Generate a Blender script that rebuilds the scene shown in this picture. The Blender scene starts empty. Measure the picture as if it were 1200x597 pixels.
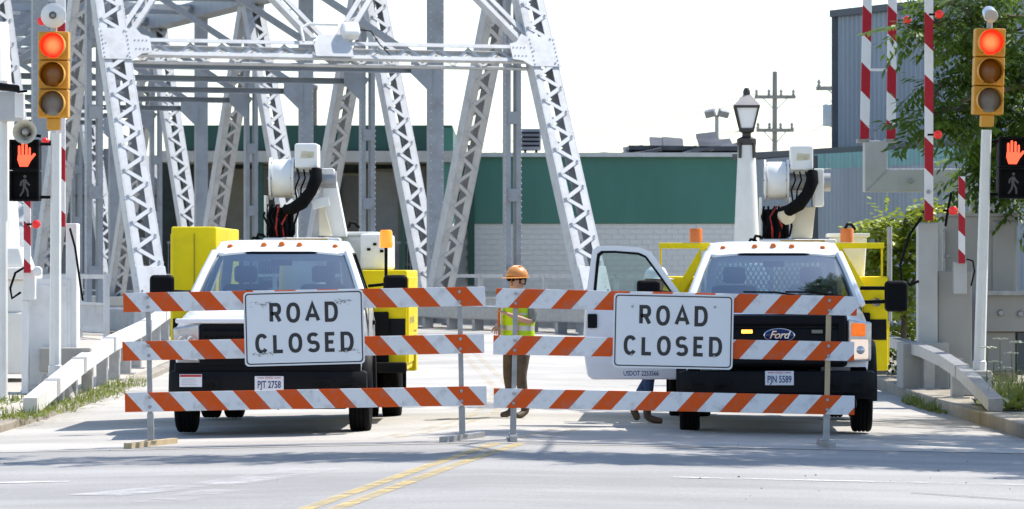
import bpy, bmesh, math, random
from mathutils import Vector, Matrix, Euler
R = math.radians
rnd = random.Random(11)
sc = bpy.context.scene
col = sc.collection
V = Vector

# ---------------------------------------------------------------- camera, sky, sun, exposure
F, YH, H = 4600.0, 320.0, 1.7          # focal length in photo pixels, horizon row, eye height
def P(x, y, Y):                        # a photo pixel at depth Y metres -> world point
    return V(((x-600)*Y/F, Y, H-(y-YH)*Y/F))
cam_d = bpy.data.cameras.new('camera')
cam_d.sensor_width = 36.0
cam_d.lens = 36.0*F/1200.0
cam_d.shift_y = (YH-298.5)/1200.0
cam_d.clip_start = 0.5
cam_d.clip_end = 3000
cam = bpy.data.objects.new('camera', cam_d)
col.objects.link(cam)
cam.location = (0, 0, H)
cam.rotation_euler = (R(90), 0, 0)
sc.camera = cam
cam_d.dof.use_dof = True
cam_d.dof.focus_distance = 41.0
cam_d.dof.aperture_fstop = 8.0

SUN_EL, SUN_AZ = R(57), R(58)          # azimuth clockwise from +Y (away from the camera)
SUN = V((math.sin(SUN_AZ)*math.cos(SUN_EL), math.cos(SUN_AZ)*math.cos(SUN_EL), math.sin(SUN_EL)))
w = bpy.data.worlds.new('World')
sc.world = w
w.use_nodes = True
nt = w.node_tree
nt.nodes.clear()
wo = nt.nodes.new('ShaderNodeOutputWorld')
bg = nt.nodes.new('ShaderNodeBackground')
sk = nt.nodes.new('ShaderNodeTexSky')
sk.sky_type = 'NISHITA'
sk.sun_disc = False
sk.sun_elevation = SUN_EL
sk.sun_rotation = SUN_AZ
sk.air_density = 1.0
sk.dust_density = 0.6
sk.ozone_density = 1.0
bg.inputs['Strength'].default_value = 0.13
nt.links.new(sk.outputs[0], bg.inputs[0])
nt.links.new(bg.outputs[0], wo.inputs[0])
sl = bpy.data.lights.new('sun', 'SUN')
sl.energy = 3.5
sl.angle = R(0.5)
sl.color = (1.0, 0.95, 0.87)
so = bpy.data.objects.new('sun', sl)
col.objects.link(so)
so.rotation_euler = SUN.to_track_quat('Z', 'Y').to_euler()
so.location = SUN*60
vs = sc.view_settings
vs.view_transform = 'Standard'
vs.look = 'None'
vs.exposure = 0.98
vs.gamma = 1.0
sc.render.engine = 'CYCLES'
sc.cycles.use_denoising = True
sc.cycles.max_bounces = 8
sc.cycles.transparent_max_bounces = 12
sc.cycles.caustics_reflective = False
sc.cycles.caustics_refractive = False

# ---------------------------------------------------------------- helpers
def orth(d):
    d = V(d).normalized()
    a = V((0, 0, 1)) if abs(d.z) < 0.95 else V((1, 0, 0))
    u = d.cross(a).normalized()
    return d, u, u.cross(d).normalized()

class MB:
    def __init__(s):
        s.v, s.f, s.m, s.mi = [], [], [], 0
    def add(s, vs, fs):
        b = len(s.v)
        s.v += [tuple(p) for p in vs]
        s.f += [tuple(b+i for i in f) for f in fs]
        s.m += [s.mi]*len(fs)
        return s
    def bb(s, x0, x1, y0, y1, z0, z1):
        return s.add([(x0,y0,z0),(x1,y0,z0),(x1,y1,z0),(x0,y1,z0),(x0,y0,z1),(x1,y0,z1),(x1,y1,z1),(x0,y1,z1)],
                     [(3,2,1,0),(4,5,6,7),(0,1,5,4),(1,2,6,5),(2,3,7,6),(3,0,4,7)])
    def box(s, c, d, rot=None):
        m = Euler(rot).to_matrix() if rot else Matrix.Identity(3)
        c = V(c)
        pts = [c + m @ V((a*d[0]/2, b*d[1]/2, e*d[2]/2)) for e in (-1,1) for a, b in ((-1,-1),(1,-1),(1,1),(-1,1))]
        return s.add(pts, [(3,2,1,0),(4,5,6,7),(0,1,5,4),(1,2,6,5),(2,3,7,6),(3,0,4,7)])
    def bar(s, p, q, u, wu, wv):          # beam p->q, width wu along u, wv across
        p, q, u = V(p), V(q), V(u)
        t = (q-p).normalized()
        u = (u - t*u.dot(t)).normalized()
        v = t.cross(u)
        pts = [c + u*a*wu/2 + v*b*wv/2 for c in (p, q) for a, b in ((-1,-1),(1,-1),(1,1),(-1,1))]
        return s.add(pts, [(3,2,1,0),(4,5,6,7),(0,1,5,4),(1,2,6,5),(2,3,7,6),(3,0,4,7)])
    def cyl(s, p, q, r, r2=None, n=12):
        return s.tube([p, q], [r, r if r2 is None else r2], n)
    def tube(s, pts, r, n=8, cap=True):
        pts = [V(p) for p in pts]
        rs = r if isinstance(r, (list, tuple)) else [r]*len(pts)
        vs, fs = [], []
        u = None
        for i, p in enumerate(pts):
            d = (pts[min(i+1, len(pts)-1)] - pts[max(i-1, 0)])
            d = d.normalized() if d.length > 1e-9 else V((0,0,1))
            if u is None:
                _, u, _ = orth(d)
            u = u - d*u.dot(d)
            u = u.normalized() if u.length > 1e-6 else orth(d)[1]
            v = d.cross(u)
            for k in range(n):
                a = 2*math.pi*k/n
                vs.append(p + (u*math.cos(a) + v*math.sin(a))*rs[i])
        for i in range(len(pts)-1):
            for k in range(n):
                k2 = (k+1) % n
                fs.append((i*n+k, i*n+k2, (i+1)*n+k2, (i+1)*n+k))
        if cap:
            fs.append(tuple(range(n-1, -1, -1)))
            fs.append(tuple(range((len(pts)-1)*n, len(pts)*n)))
        return s.add(vs, fs)
    def prism(s, poly, o, u, v, wv):      # 2D outline in (u,v) from o, extruded by vector wv
        o, u, v, wv = V(o), V(u), V(v), V(wv)
        n = len(poly)
        a = [o + u*x + v*y for x, y in poly]
        b = [p + wv for p in a]
        return s.add(a+b, [tuple(range(n-1, -1, -1)), tuple(range(n, 2*n))] +
                     [(i, (i+1) % n, n+(i+1) % n, n+i) for i in range(n)])
    def ring(s, outer, inner, o, u, v, wv):   # framed opening: outer/inner outlines of equal length
        o, u, v, wv = V(o), V(u), V(v), V(wv)
        n = len(outer)
        a = [o+u*x+v*y for x, y in outer] + [o+u*x+v*y for x, y in inner]
        b = [p+wv for p in a]
        fs = []
        for i in range(n):
            j = (i+1) % n
            fs += [(j, i, n+i, n+j), (2*n+i, 2*n+j, 3*n+j, 3*n+i), (i, j, 2*n+j, 2*n+i), (n+j, n+i, 3*n+i, 3*n+j)]
        return s.add(a+b, fs)
    def lathe(s, prof, o=(0,0,0), ax=(0,0,1), n=20, closed=False):
        d, u, v = orth(ax)
        o = V(o)
        vs, fs = [], []
        for r, h in prof:
            for k in range(n):
                a = 2*math.pi*k/n
                vs.append(o + d*h + (u*math.cos(a)+v*math.sin(a))*max(r, 1e-4))
        m = len(prof)
        for i in range(m if closed else m-1):
            i2 = (i+1) % m
            for k in range(n):
                k2 = (k+1) % n
                fs.append((i*n+k, i*n+k2, i2*n+k2, i2*n+k))
        return s.add(vs, fs)
    def ribbon(s, pts, wd, o, u, v, wv, closed=False):   # flat stroke of width wd along a 2D polyline
        n = len(pts)
        L, Rr = [], []
        for i in range(n):
            p = V((pts[i][0], pts[i][1]))
            a = V(pts[(i-1) % n]) if (closed or i > 0) else None
            b = V(pts[(i+1) % n]) if (closed or i < n-1) else None
            d1 = (p-a).normalized() if a is not None else None
            d2 = (b-p).normalized() if b is not None else None
            if d1 is None: d1 = d2
            if d2 is None: d2 = d1
            t = (d1+d2)
            t = t.normalized() if t.length > 1e-6 else d1
            nn = V((-t.y, t.x))
            k = wd/2/max(0.5, abs(nn.dot(V((-d1.y, d1.x)))))
            L.append(p+nn*k); Rr.append(p-nn*k)
        o, u, v, wv = V(o), V(u), V(v), V(wv)
        a = [o+u*q[0]+v*q[1] for q in L] + [o+u*q[0]+v*q[1] for q in Rr]
        b = [q+wv for q in a]
        fs = []
        for i in range(n if closed else n-1):
            j = (i+1) % n
            fs += [(i, j, n+j, n+i), (2*n+j, 2*n+i, 3*n+i, 3*n+j), (j, i, 2*n+i, 2*n+j), (n+i, n+j, 3*n+j, 3*n+i)]
        if not closed:
            fs += [(0, n, 3*n, 2*n), (n-1, 2*n+n-1, 3*n+n-1, n+n-1)]
        return s.add(a+b, fs)
    def loft(s, secs, cap=True):          # secs: list of point lists of equal length (open outlines)
        n = len(secs[0])
        vs = [p for q in secs for p in q]
        fs = []
        for i in range(len(secs)-1):
            for k in range(n-1):
                fs.append((i*n+k, i*n+k+1, (i+1)*n+k+1, (i+1)*n+k))
        if cap:
            fs.append(tuple(range(n-1, -1, -1)))
            fs.append(tuple(range((len(secs)-1)*n, len(secs)*n)))
        return s.add(vs, fs)
    def mesh(s, name, mats, smooth=False, ang=38):
        me = bpy.data.meshes.new(name)
        me.from_pydata(s.v, [], s.f)
        for m in (mats if isinstance(mats, (list, tuple)) else [mats]):
            me.materials.append(m)
        me.polygons.foreach_set('material_index', s.m)
        bm = bmesh.new(); bm.from_mesh(me)
        bmesh.ops.recalc_face_normals(bm, faces=bm.faces)
        bm.to_mesh(me); bm.free()
        if smooth:
            me.polygons.foreach_set('use_smooth', [True]*len(me.polygons))
            me.set_sharp_from_angle(angle=R(ang))
        me.update()
        return me
    def build(s, name, mats, parent=None, smooth=False, bev=0, world=False, loc=None, seg=2, ang=38):
        return link(name, s.mesh(name, mats, smooth, ang), parent, bev, world, loc, seg)

def link(name, me, parent=None, bev=0, world=False, loc=None, seg=2):
    o = bpy.data.objects.new(name, me)
    col.objects.link(o)
    if parent is not None:
        o.parent = parent
        if world:
            o.matrix_parent_inverse = Matrix.Translation(-V(parent['wloc']))
    if loc is not None:
        o.location = loc
    if bev:
        b = o.modifiers.new('edge', 'BEVEL')
        b.width = bev; b.segments = seg; b.limit_method = 'ANGLE'; b.angle_limit = R(35)
    return o

def tag(o, label=None, cat=None, group=None, kind=None):
    if label: o['label'] = label
    if cat: o['category'] = cat
    if group: o['group'] = group
    if kind: o['kind'] = kind
    return o
def thing(name, label, cat, loc=(0,0,0), rz=0, group=None, ry=0):
    o = bpy.data.objects.new(name, None)
    col.objects.link(o)
    o.location = loc; o.rotation_euler = (0, ry, rz)
    o['wloc'] = tuple(loc)
    o.empty_display_size = 0.2
    return tag(o, label, cat, group)
def rebase(o, loc):      # put a one-mesh thing's origin at its base
    loc = V(loc)
    o.data.transform(Matrix.Translation(-loc)); o.location = loc
    return o

# ---------------------------------------------------------------- materials
MC = {}
def M(name, c=(.5,.5,.5), rough=.5, metal=0.0, var=.12, scale=3.0, bump=0.0, bscale=60.0, grime=0.0, gcol=(.12,.10,.08), gscale=1.5,
      coat=0.0, emit=None, es=0.0, stretch=None, spec=.5):
    if name in MC: return MC[name]
    m = bpy.data.materials.new(name); m.use_nodes = True
    t = m.node_tree; N = t.nodes; L = t.links
    b = N['Principled BSDF']
    b.inputs['Roughness'].default_value = rough
    b.inputs['Metallic'].default_value = metal
    b.inputs['Coat Weight'].default_value = coat
    b.inputs['Specular IOR Level'].default_value = spec
    tc = N.new('ShaderNodeTexCoord')
    src = tc.outputs['Object']
    if stretch:
        mp = N.new('ShaderNodeMapping'); mp.inputs['Scale'].default_value = stretch
        L.new(src, mp.inputs[0]); src = mp.outputs[0]
    n1 = N.new('ShaderNodeTexNoise'); n1.inputs['Scale'].default_value = scale; n1.inputs['Detail'].default_value = 6
    L.new(src, n1.inputs['Vector'])
    rp = N.new('ShaderNodeValToRGB')
    rp.color_ramp.elements[0].position = .3; rp.color_ramp.elements[1].position = .7
    rp.color_ramp.elements[0].color = (*[x*(1-var) for x in c], 1)
    rp.color_ramp.elements[1].color = (*[min(1, x*(1+var*.6)) for x in c], 1)
    L.new(n1.outputs[0], rp.inputs[0])
    out = rp.outputs[0]
    if grime:
        n2 = N.new('ShaderNodeTexNoise'); n2.inputs['Scale'].default_value = gscale; n2.inputs['Detail'].default_value = 9
        n2.inputs['Roughness'].default_value = .7
        L.new(src, n2.inputs['Vector'])
        r2 = N.new('ShaderNodeValToRGB')
        r2.color_ramp.elements[0].position = .5; r2.color_ramp.elements[1].position = .75
        r2.color_ramp.elements[0].color = (0,0,0,1); r2.color_ramp.elements[1].color = (grime,)*3+(1,)
        L.new(n2.outputs[0], r2.inputs[0])
        mx = N.new('ShaderNodeMix'); mx.data_type = 'RGBA'
        L.new(r2.outputs[0], mx.inputs[0]); L.new(out, mx.inputs[6]); mx.inputs[7].default_value = (*gcol, 1)
        out = mx.outputs[2]
    L.new(out, b.inputs['Base Color'])
    if bump:
        n3 = N.new('ShaderNodeTexNoise'); n3.inputs['Scale'].default_value = bscale; n3.inputs['Detail'].default_value = 5
        L.new(src, n3.inputs['Vector'])
        bp = N.new('ShaderNodeBump'); bp.inputs['Strength'].default_value = bump; bp.inputs['Distance'].default_value = .02
        L.new(n3.outputs[0], bp.inputs['Height']); L.new(bp.outputs[0], b.inputs['Normal'])
    if emit:
        b.inputs['Emission Color'].default_value = (*emit, 1); b.inputs['Emission Strength'].default_value = es
    MC[name] = m
    return m

def glass_mat(name, tint=(.8,.86,.86), dirt=.03, fk=1.0, fa=0.0):
    m = bpy.data.materials.new(name); m.use_nodes = True
    t = m.node_tree; N = t.nodes; L = t.links
    N.clear()
    o = N.new('ShaderNodeOutputMaterial')
    tr = N.new('ShaderNodeBsdfTransparent'); tr.inputs[0].default_value = (*tint, 1)
    gl = N.new('ShaderNodeBsdfGlossy'); gl.inputs['Roughness'].default_value = .03; gl.inputs['Color'].default_value = (.82,.93,1,1)
    fr = N.new('ShaderNodeFresnel'); fr.inputs[0].default_value = 1.55
    di = N.new('ShaderNodeBsdfDiffuse'); di.inputs[0].default_value = (.55,.55,.52,1)
    fm = N.new('ShaderNodeMath'); fm.operation = 'MULTIPLY_ADD'; fm.inputs[1].default_value = fk; fm.inputs[2].default_value = fa; fm.use_clamp = True
    L.new(fr.outputs[0], fm.inputs[0])
    m1 = N.new('ShaderNodeMixShader'); m2 = N.new('ShaderNodeMixShader')
    L.new(fm.outputs[0], m1.inputs[0]); L.new(tr.outputs[0], m1.inputs[1]); L.new(gl.outputs[0], m1.inputs[2])
    m2.inputs[0].default_value = dirt
    L.new(m1.outputs[0], m2.inputs[1]); L.new(di.outputs[0], m2.inputs[2])
    L.new(m2.outputs[0], o.inputs[0])
    return m

def leaf_mat(name, c1, c2, scale=1.2):
    m = bpy.data.materials.new(name); m.use_nodes = True
    t = m.node_tree; N = t.nodes; L = t.links
    N.clear()
    o = N.new('ShaderNodeOutputMaterial')
    tc = N.new('ShaderNodeTexCoord'); nz = N.new('ShaderNodeTexNoise'); nz.inputs['Scale'].default_value = scale; nz.inputs['Detail'].default_value = 8
    rp = N.new('ShaderNodeValToRGB')
    rp.color_ramp.elements[0].position = .32; rp.color_ramp.elements[1].position = .68
    rp.color_ramp.elements[0].color = (*c1, 1); rp.color_ramp.elements[1].color = (*c2, 1)
    L.new(tc.outputs['Object'], nz.inputs['Vector']); L.new(nz.outputs[0], rp.inputs[0])
    p = N.new('ShaderNodeBsdfPrincipled'); p.inputs['Roughness'].default_value = .45
    tl = N.new('ShaderNodeBsdfTranslucent')
    mx = N.new('ShaderNodeMixShader'); mx.inputs[0].default_value = .4
    L.new(rp.outputs[0], p.inputs['Base Color']); L.new(rp.outputs[0], tl.inputs[0])
    L.new(p.outputs[0], mx.inputs[1]); L.new(tl.outputs[0], mx.inputs[2]); L.new(mx.outputs[0], o.inputs[0])
    return m

def stripe_mat(name, ca, cb, ax, az, period, phase, duty=.5, grime=.25):
    """slanted sheeting stripes: ca where fract((x*ax+z*az+phase)/period) < duty"""
    m = bpy.data.materials.new(name); m.use_nodes = True
    t = m.node_tree; N = t.nodes; L = t.links
    b = N['Principled BSDF']; b.inputs['Roughness'].default_value = .5; b.inputs['Specular IOR Level'].default_value = .25
    tc = N.new('ShaderNodeTexCoord'); sp = N.new('ShaderNodeSeparateXYZ')
    L.new(tc.outputs['Object'], sp.inputs[0])
    def mth(op, a, bb):
        n = N.new('ShaderNodeMath'); n.operation = op
        for i, q in enumerate((a, bb)):
            if isinstance(q, (int, float)): n.inputs[i].default_value = q
            else: L.new(q, n.inputs[i])
        return n.outputs[0]
    u = mth('ADD', mth('MULTIPLY', sp.outputs[0], ax), mth('MULTIPLY', sp.outputs[2], az))
    fr = mth('FRACT', mth('DIVIDE', mth('ADD', u, phase), period), 0)
    k = mth('LESS_THAN', fr, duty)
    mx = N.new('ShaderNodeMix'); mx.data_type = 'RGBA'
    L.new(k, mx.inputs[0]); mx.inputs[6].default_value = (*cb, 1); mx.inputs[7].default_value = (*ca, 1)
    nz = N.new('ShaderNodeTexNoise'); nz.inputs['Scale'].default_value = 7; nz.inputs['Detail'].default_value = 9; nz.inputs['Roughness'].default_value = .72
    L.new(tc.outputs['Object'], nz.inputs['Vector'])
    r2 = N.new('ShaderNodeValToRGB'); r2.color_ramp.elements[0].position = .5; r2.color_ramp.elements[1].position = .78
    r2.color_ramp.elements[0].color = (0,0,0,1); r2.color_ramp.elements[1].color = (grime,)*3+(1,)
    L.new(nz.outputs[0], r2.inputs[0])
    m2 = N.new('ShaderNodeMix'); m2.data_type = 'RGBA'
    L.new(r2.outputs[0], m2.inputs[0]); L.new(mx.outputs[2], m2.inputs[6]); m2.inputs[7].default_value = (.22,.19,.16,1)
    L.new(m2.outputs[2], b.inputs['Base Color'])
    return m

_txt = {}
def text_mesh(body, size, depth=.002, offset=0.0, shear=0.0, space=1.0):
    cu = bpy.data.curves.new('lettering', 'FONT')
    cu.body = body; cu.size = size; cu.extrude = depth; cu.offset = offset; cu.shear = shear
    cu.align_x = 'CENTER'; cu.align_y = 'CENTER'; cu.space_character = space; cu.resolution_u = 3
    o = bpy.data.objects.new('lettering', cu); col.objects.link(o)
    dg = bpy.context.evaluated_depsgraph_get()
    me = bpy.data.meshes.new_from_object(o.evaluated_get(dg))
    bpy.data.objects.remove(o); bpy.data.curves.remove(cu)
    me.transform(Matrix.Rotation(R(90), 4, 'X'))     # stand up, facing -Y
    me.materials.clear()
    return me
def text_obj(name, body, size, mat, parent, loc, **k):
    me = text_mesh(body, size, **k); me.materials.append(mat)
    sx = k.pop('sx', 1)
    return link(name, me, parent, loc=loc)

def gz(x, y):            # ground height of the crowned road, rising towards the bridge
    t = min(1, max(0, (y-50)/36.0)); t = t*t*(3-2*t)
    return -0.02*min(abs(x+.24), 6.5) + .34*t
# ================================================================ SETTING
steel = M('painted_steel_shaded', (.315,.335,.36), .5, var=.10, scale=2.0, grime=.6, gcol=(.20,.175,.15), gscale=2.2)  # one bridge paint, darker and bluer: shade on the verticals put into the colour
steel_w = M('painted_steel_sunlit', (.53,.54,.55), .5, var=.08, scale=2.0, grime=.55, gcol=(.27,.235,.20), gscale=2.5)  # the same bridge paint, lighter: sun on the laced members put into the colour
galv = M('galvanised_steel', (.36,.36,.36), .42, metal=.35, var=.18, scale=9, grime=.3, gcol=(.28,.26,.23), gscale=3)
alu = M('aluminium_panel', (.34,.325,.30), .5, metal=.2, var=.12, scale=2, grime=.55, gcol=(.36,.34,.31), gscale=1.6, stretch=(1,1,.35))
alu_l = M('aluminium_bright', (.47,.47,.46), .45, metal=.25, var=.12, scale=2, grime=.4, gcol=(.33,.32,.30), gscale=1.6)
conc = M('concrete', (.40,.38,.34), .85, var=.14, scale=1.6, bump=.25, bscale=30, grime=.45, gcol=(.22,.20,.17), gscale=1.2)
dark = M('dark_plastic', (.005,.005,.006), .6, var=.2, spec=.1)
blackm = M('black_rubber', (.005,.005,.0055), .9, var=.3, scale=12, spec=.15)
white_p = M('white_paint', (.78,.78,.77), .45, var=.04, scale=2, grime=.25, gcol=(.42,.39,.34), gscale=2.2)

def road_mat(name, base, streak, patch):
    m = M(name, base, .85, var=.12, scale=.35, bump=.25, bscale=120, grime=.5, gcol=patch, gscale=.5)
    t = m.node_tree; N = t.nodes; L = t.links; b = N['Principled BSDF']
    old = b.inputs['Base Color'].links[0].from_socket
    tc = N.new('ShaderNodeTexCoord')
    mp = N.new('ShaderNodeMapping'); mp.inputs['Scale'].default_value = streak
    L.new(tc.outputs['Object'], mp.inputs[0])
    nz = N.new('ShaderNodeTexNoise'); nz.inputs['Scale'].default_value = 1.0; nz.inputs['Detail'].default_value = 7; nz.inputs['Roughness'].default_value = .62
    L.new(mp.outputs[0], nz.inputs['Vector'])
    rp = N.new('ShaderNodeValToRGB'); rp.color_ramp.elements[0].position = .44; rp.color_ramp.elements[1].position = .66
    rp.color_ramp.elements[0].color = (0,0,0,1); rp.color_ramp.elements[1].color = (.6,.6,.6,1)
    L.new(nz.outputs[0], rp.inputs[0])
    mx = N.new('ShaderNodeMix'); mx.data_type = 'RGBA'
    L.new(rp.outputs[0], mx.inputs[0]); L.new(old, mx.inputs[6])
    mx.inputs[7].default_value = (*[min(1, c*1.55) for c in base], 1)
    # fine aggregate
    n4 = N.new('ShaderNodeTexNoise'); n4.inputs['Scale'].default_value = 45; n4.inputs['Detail'].default_value = 3
    L.new(tc.outputs['Object'], n4.inputs['Vector'])
    r4 = N.new('ShaderNodeValToRGB'); r4.color_ramp.elements[0].position = .35; r4.color_ramp.elements[1].position = .65
    r4.color_ramp.elements[0].color = (.78,.78,.78,1); r4.color_ramp.elements[1].color = (1.12,1.12,1.12,1)
    L.new(n4.outputs[0], r4.inputs[0])
    m3 = N.new('ShaderNodeMix'); m3.data_type = 'RGBA'; m3.blend_type = 'MULTIPLY'; m3.inputs[0].default_value = .7
    L.new(mx.outputs[2], m3.inputs[6]); L.new(r4.outputs[0], m3.inputs[7])
    L.new(m3.outputs[2], b.inputs['Base Color'])
    return m
asph = road_mat('faded_asphalt', (.27,.262,.252), (.12,.45,1), (.215,.21,.205))
conc_road = road_mat('road_concrete', (.385,.365,.335), (.22,.5,1), (.29,.275,.25))
dirt = M('dry_ground', (.26,.23,.17), .95, var=.3, scale=.8, bump=.4, bscale=15, grime=.5, gcol=(.16,.17,.09), gscale=.3)
walk = M('sidewalk_concrete', (.46,.42,.36), .9, var=.15, scale=1.0, bump=.25, bscale=40, grime=.6, gcol=(.27,.23,.17), gscale=.8)

def grid(name, xs, ys, zf, mat):
    b = MB()
    n = len(ys)
    b.add([(x, y, zf(x, y)) for x in xs for y in ys],
          [(i*n+j, (i+1)*n+j, (i+1)*n+j+1, i*n+j+1) for i in range(len(xs)-1) for j in range(n-1)])
    return tag(b.build(name, mat, smooth=True), kind='structure')
fr = lambda a, b, n: [a+(b-a)*i/n for i in range(n+1)]
g = MB(); g.add([(-1500,-300,-.6),(1500,-300,-.6),(1500,2500,-.6),(-1500,2500,-.6)], [(0,1,2,3)])
tag(g.build('ground', dirt), kind='structure')
road = grid('road', [-45,-20,-8,-5.75,-3,-1.2,-.6,-.24,.12,.6,2,4,5.6,8,20,45], fr(-12, 39.2, 20), gz, asph)
appr = grid('bridge_approach_road', [-8,-5.9,-4,-2,-1,-.24,.5,2,4,5.6,6.2], fr(39.2, 92, 40), lambda x, y: gz(x, y)+.004, conc_road)
LS = lambda x, y: gz(-5.8, y)+.09 + .01*min(6, abs(x)-5.8)
RS = lambda x, y: gz(5.6, y)+.15 + .01*min(6, abs(x)-5.6)
grid('sidewalk_left', [-45,-20,-9,-7,-6], fr(42, 92, 25), LS, walk)
grid('sidewalk_right', [5.8,6.6,9,20,45], fr(42, 92, 25), RS, M('dusty_sidewalk', (.30,.265,.21), .95, var=.25, scale=1.2, bump=.4, bscale=30, grime=.6, gcol=(.17,.15,.10), gscale=.9))
for nm, x0, x1, hgt, lip in (('kerb_left', -6.0, -5.78, .10, 0), ('kerb_right', 5.58, 5.82, .165, 0)):
    root = thing(nm, None, None, (x0, 42, 0)); root['kind'] = 'structure'
    y = 42.0
    while y < 84:
        y2 = y+2.4
        b = MB(); za, zb = gz(x0, y)+hgt, gz(x0, y2)+hgt
        j = rnd.uniform(-.008, .008)
        b.add([(x0,y,-.5),(x1,y,-.5),(x1,y2-.015,-.5),(x0,y2-.015,-.5),(x0+j,y,za+j),(x1+j,y,za+j),(x1+j,y2-.015,zb+j),(x0+j,y2-.015,zb+j)],
              [(3,2,1,0),(4,5,6,7),(0,1,5,4),(1,2,6,5),(2,3,7,6),(3,0,4,7)])
        b.build('kerb_stone', M('kerb_concrete', (.33,.29,.235), .9, var=.2, scale=1.6, bump=.3, bscale=30, grime=.6, gcol=(.17,.14,.10), gscale=1.2), root, world=True, bev=.02)
        y = y2
# painted markings: worn sheets 4 mm above the road
def worn(name, c, lo=.42, hi=.6, scale=3.0):
    m = M(name, c, .7, var=.1)
    t = m.node_tree; N = t.nodes; L = t.links; b = N['Principled BSDF']
    tc = N.new('ShaderNodeTexCoord'); nz = N.new('ShaderNodeTexNoise'); nz.inputs['Scale'].default_value = scale
    nz.inputs['Detail'].default_value = 10; nz.inputs['Roughness'].default_value = .75
    L.new(tc.outputs['Object'], nz.inputs['Vector'])
    rp = N.new('ShaderNodeValToRGB'); rp.color_ramp.elements[0].position = lo; rp.color_ramp.elements[1].position = hi
    L.new(nz.outputs[0], rp.inputs[0]); L.new(rp.outputs[0], b.inputs['Alpha'])
    return m
yel = worn('worn_yellow_paint', (.62,.46,.16), .34, .70)
yel2 = worn('faded_yellow_paint', (.58,.46,.22), .45, .8)
whl = worn('worn_white_paint', (.72,.72,.70), .40, .62)
whs = worn('white_smear', (.62,.61,.60), .46, .78, 1.1)
def strip(name, pts, wd, mat, parent, dz=.006):
    b = MB(); vs = []
    fine = []
    for i in range(len(pts)-1):
        a, c = V(pts[i]), V(pts[i+1])
        for k in range(10): fine.append(a.lerp(c, k/10))
    fine.append(V(pts[-1]))
    for i, p in enumerate(fine):
        d = (fine[min(i+1, len(fine)-1)]-fine[max(i-1, 0)]).normalized()
        n = V((-d.y, d.x))
        for sgn in (1, -1):
            q = p+n*sgn*wd/2
            vs.append((q.x, q.y, gz(q.x, q.y)+dz))
    b.add(vs, [(2*i, 2*i+1, 2*i+3, 2*i+2) for i in range(len(fine)-1)])
    return b.build(name, mat, parent)
for off in (0, .23):
    strip('yellow_line', [(-3.1+off,16),(-1.56+off,28.2),(-.78+off,34.4),(-.15+off,39.15)], .13, yel, road)
    strip('yellow_line', [(-1.45+off,40.6),(-.95+off,43),(-.45+off,47),(-.2+off,56),(-.9+off,72),(-2.3+off,86)], .11, yel2, appr, .01)
    strip('yellow_line', [(.1+off,40.6),(.55+off,43.5)], .11, yel2, appr, .011)
strip('stop_line', [(1.35,33.2),(7,33.0)], .14, whl, road)
strip('stop_line', [(-7,33.2),(-3.75,33.25)], .16, whl, road)
strip('paint_smear', [(-3.3,31.0),(-2.4,32.4),(-1.7,34.6)], .55, whs, road)
strip('paint_smear', [(-2.7,29.9),(-2.3,31.5)], .4, whs, road, .0065)
# tar-sealed cracks
tar = M('tar_seal', (.05,.05,.05), .6)
for pts in ([(-9,37.2),(-6,36.6),(-4.6,36.9)],[(3.2,31.5),(4.1,30.6),(6.5,30.4)]):
    strip('crack_seal', pts, .03, tar, road, .008)

# ---------------------------------------------------------------- steel truss bridge
AL = R(18.5)
D = V((-math.sin(AL), math.cos(AL), 0)); E = V((math.cos(AL), math.sin(AL), 0)); Z = V((0,0,1))
HP, NK, LW = 6.15, 13, 10.2
B0 = V((1.95, 88.2, 0)); ZB, ZT, ZS = .66, 9.95, 6.85
bridge = thing('truss_bridge', 'grey riveted steel truss bridge with laced diagonals behind the trucks', 'bridge', tuple(B0-E*LW/2+Z*.3))
deck = MB()
c0 = B0-E*LW/2-D*2
deck.bar(c0+Z*.16, c0+D*74+Z*.16, E, LW+2.2, .30)
do = deck.build('bridge_deck', conc, None); tag(do, kind='structure')
def node(side, k, z): return B0 - E*(LW if side else 0) + D*HP*k + Z*z
bars = []      # lacing bars: (p, q, width, normal)
rivets = MB()
def riv(p, n, r=.022):
    d, u, v = orth(n)
    p = V(p)
    vs = [p+(u*math.cos(a)+v*math.sin(a))*r for a in (0, 1.047, 2.094, 3.14, 4.188, 5.236)] + [p+d*r*.9+(u*math.cos(a)+v*math.sin(a))*r*.5 for a in (0, 1.047, 2.094, 3.14, 4.188, 5.236)]
    rivets.add(vs, [(i, (i+1) % 6, 6+(i+1) % 6, 6+i) for i in range(6)]+[tuple(range(6, 12))])
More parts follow.
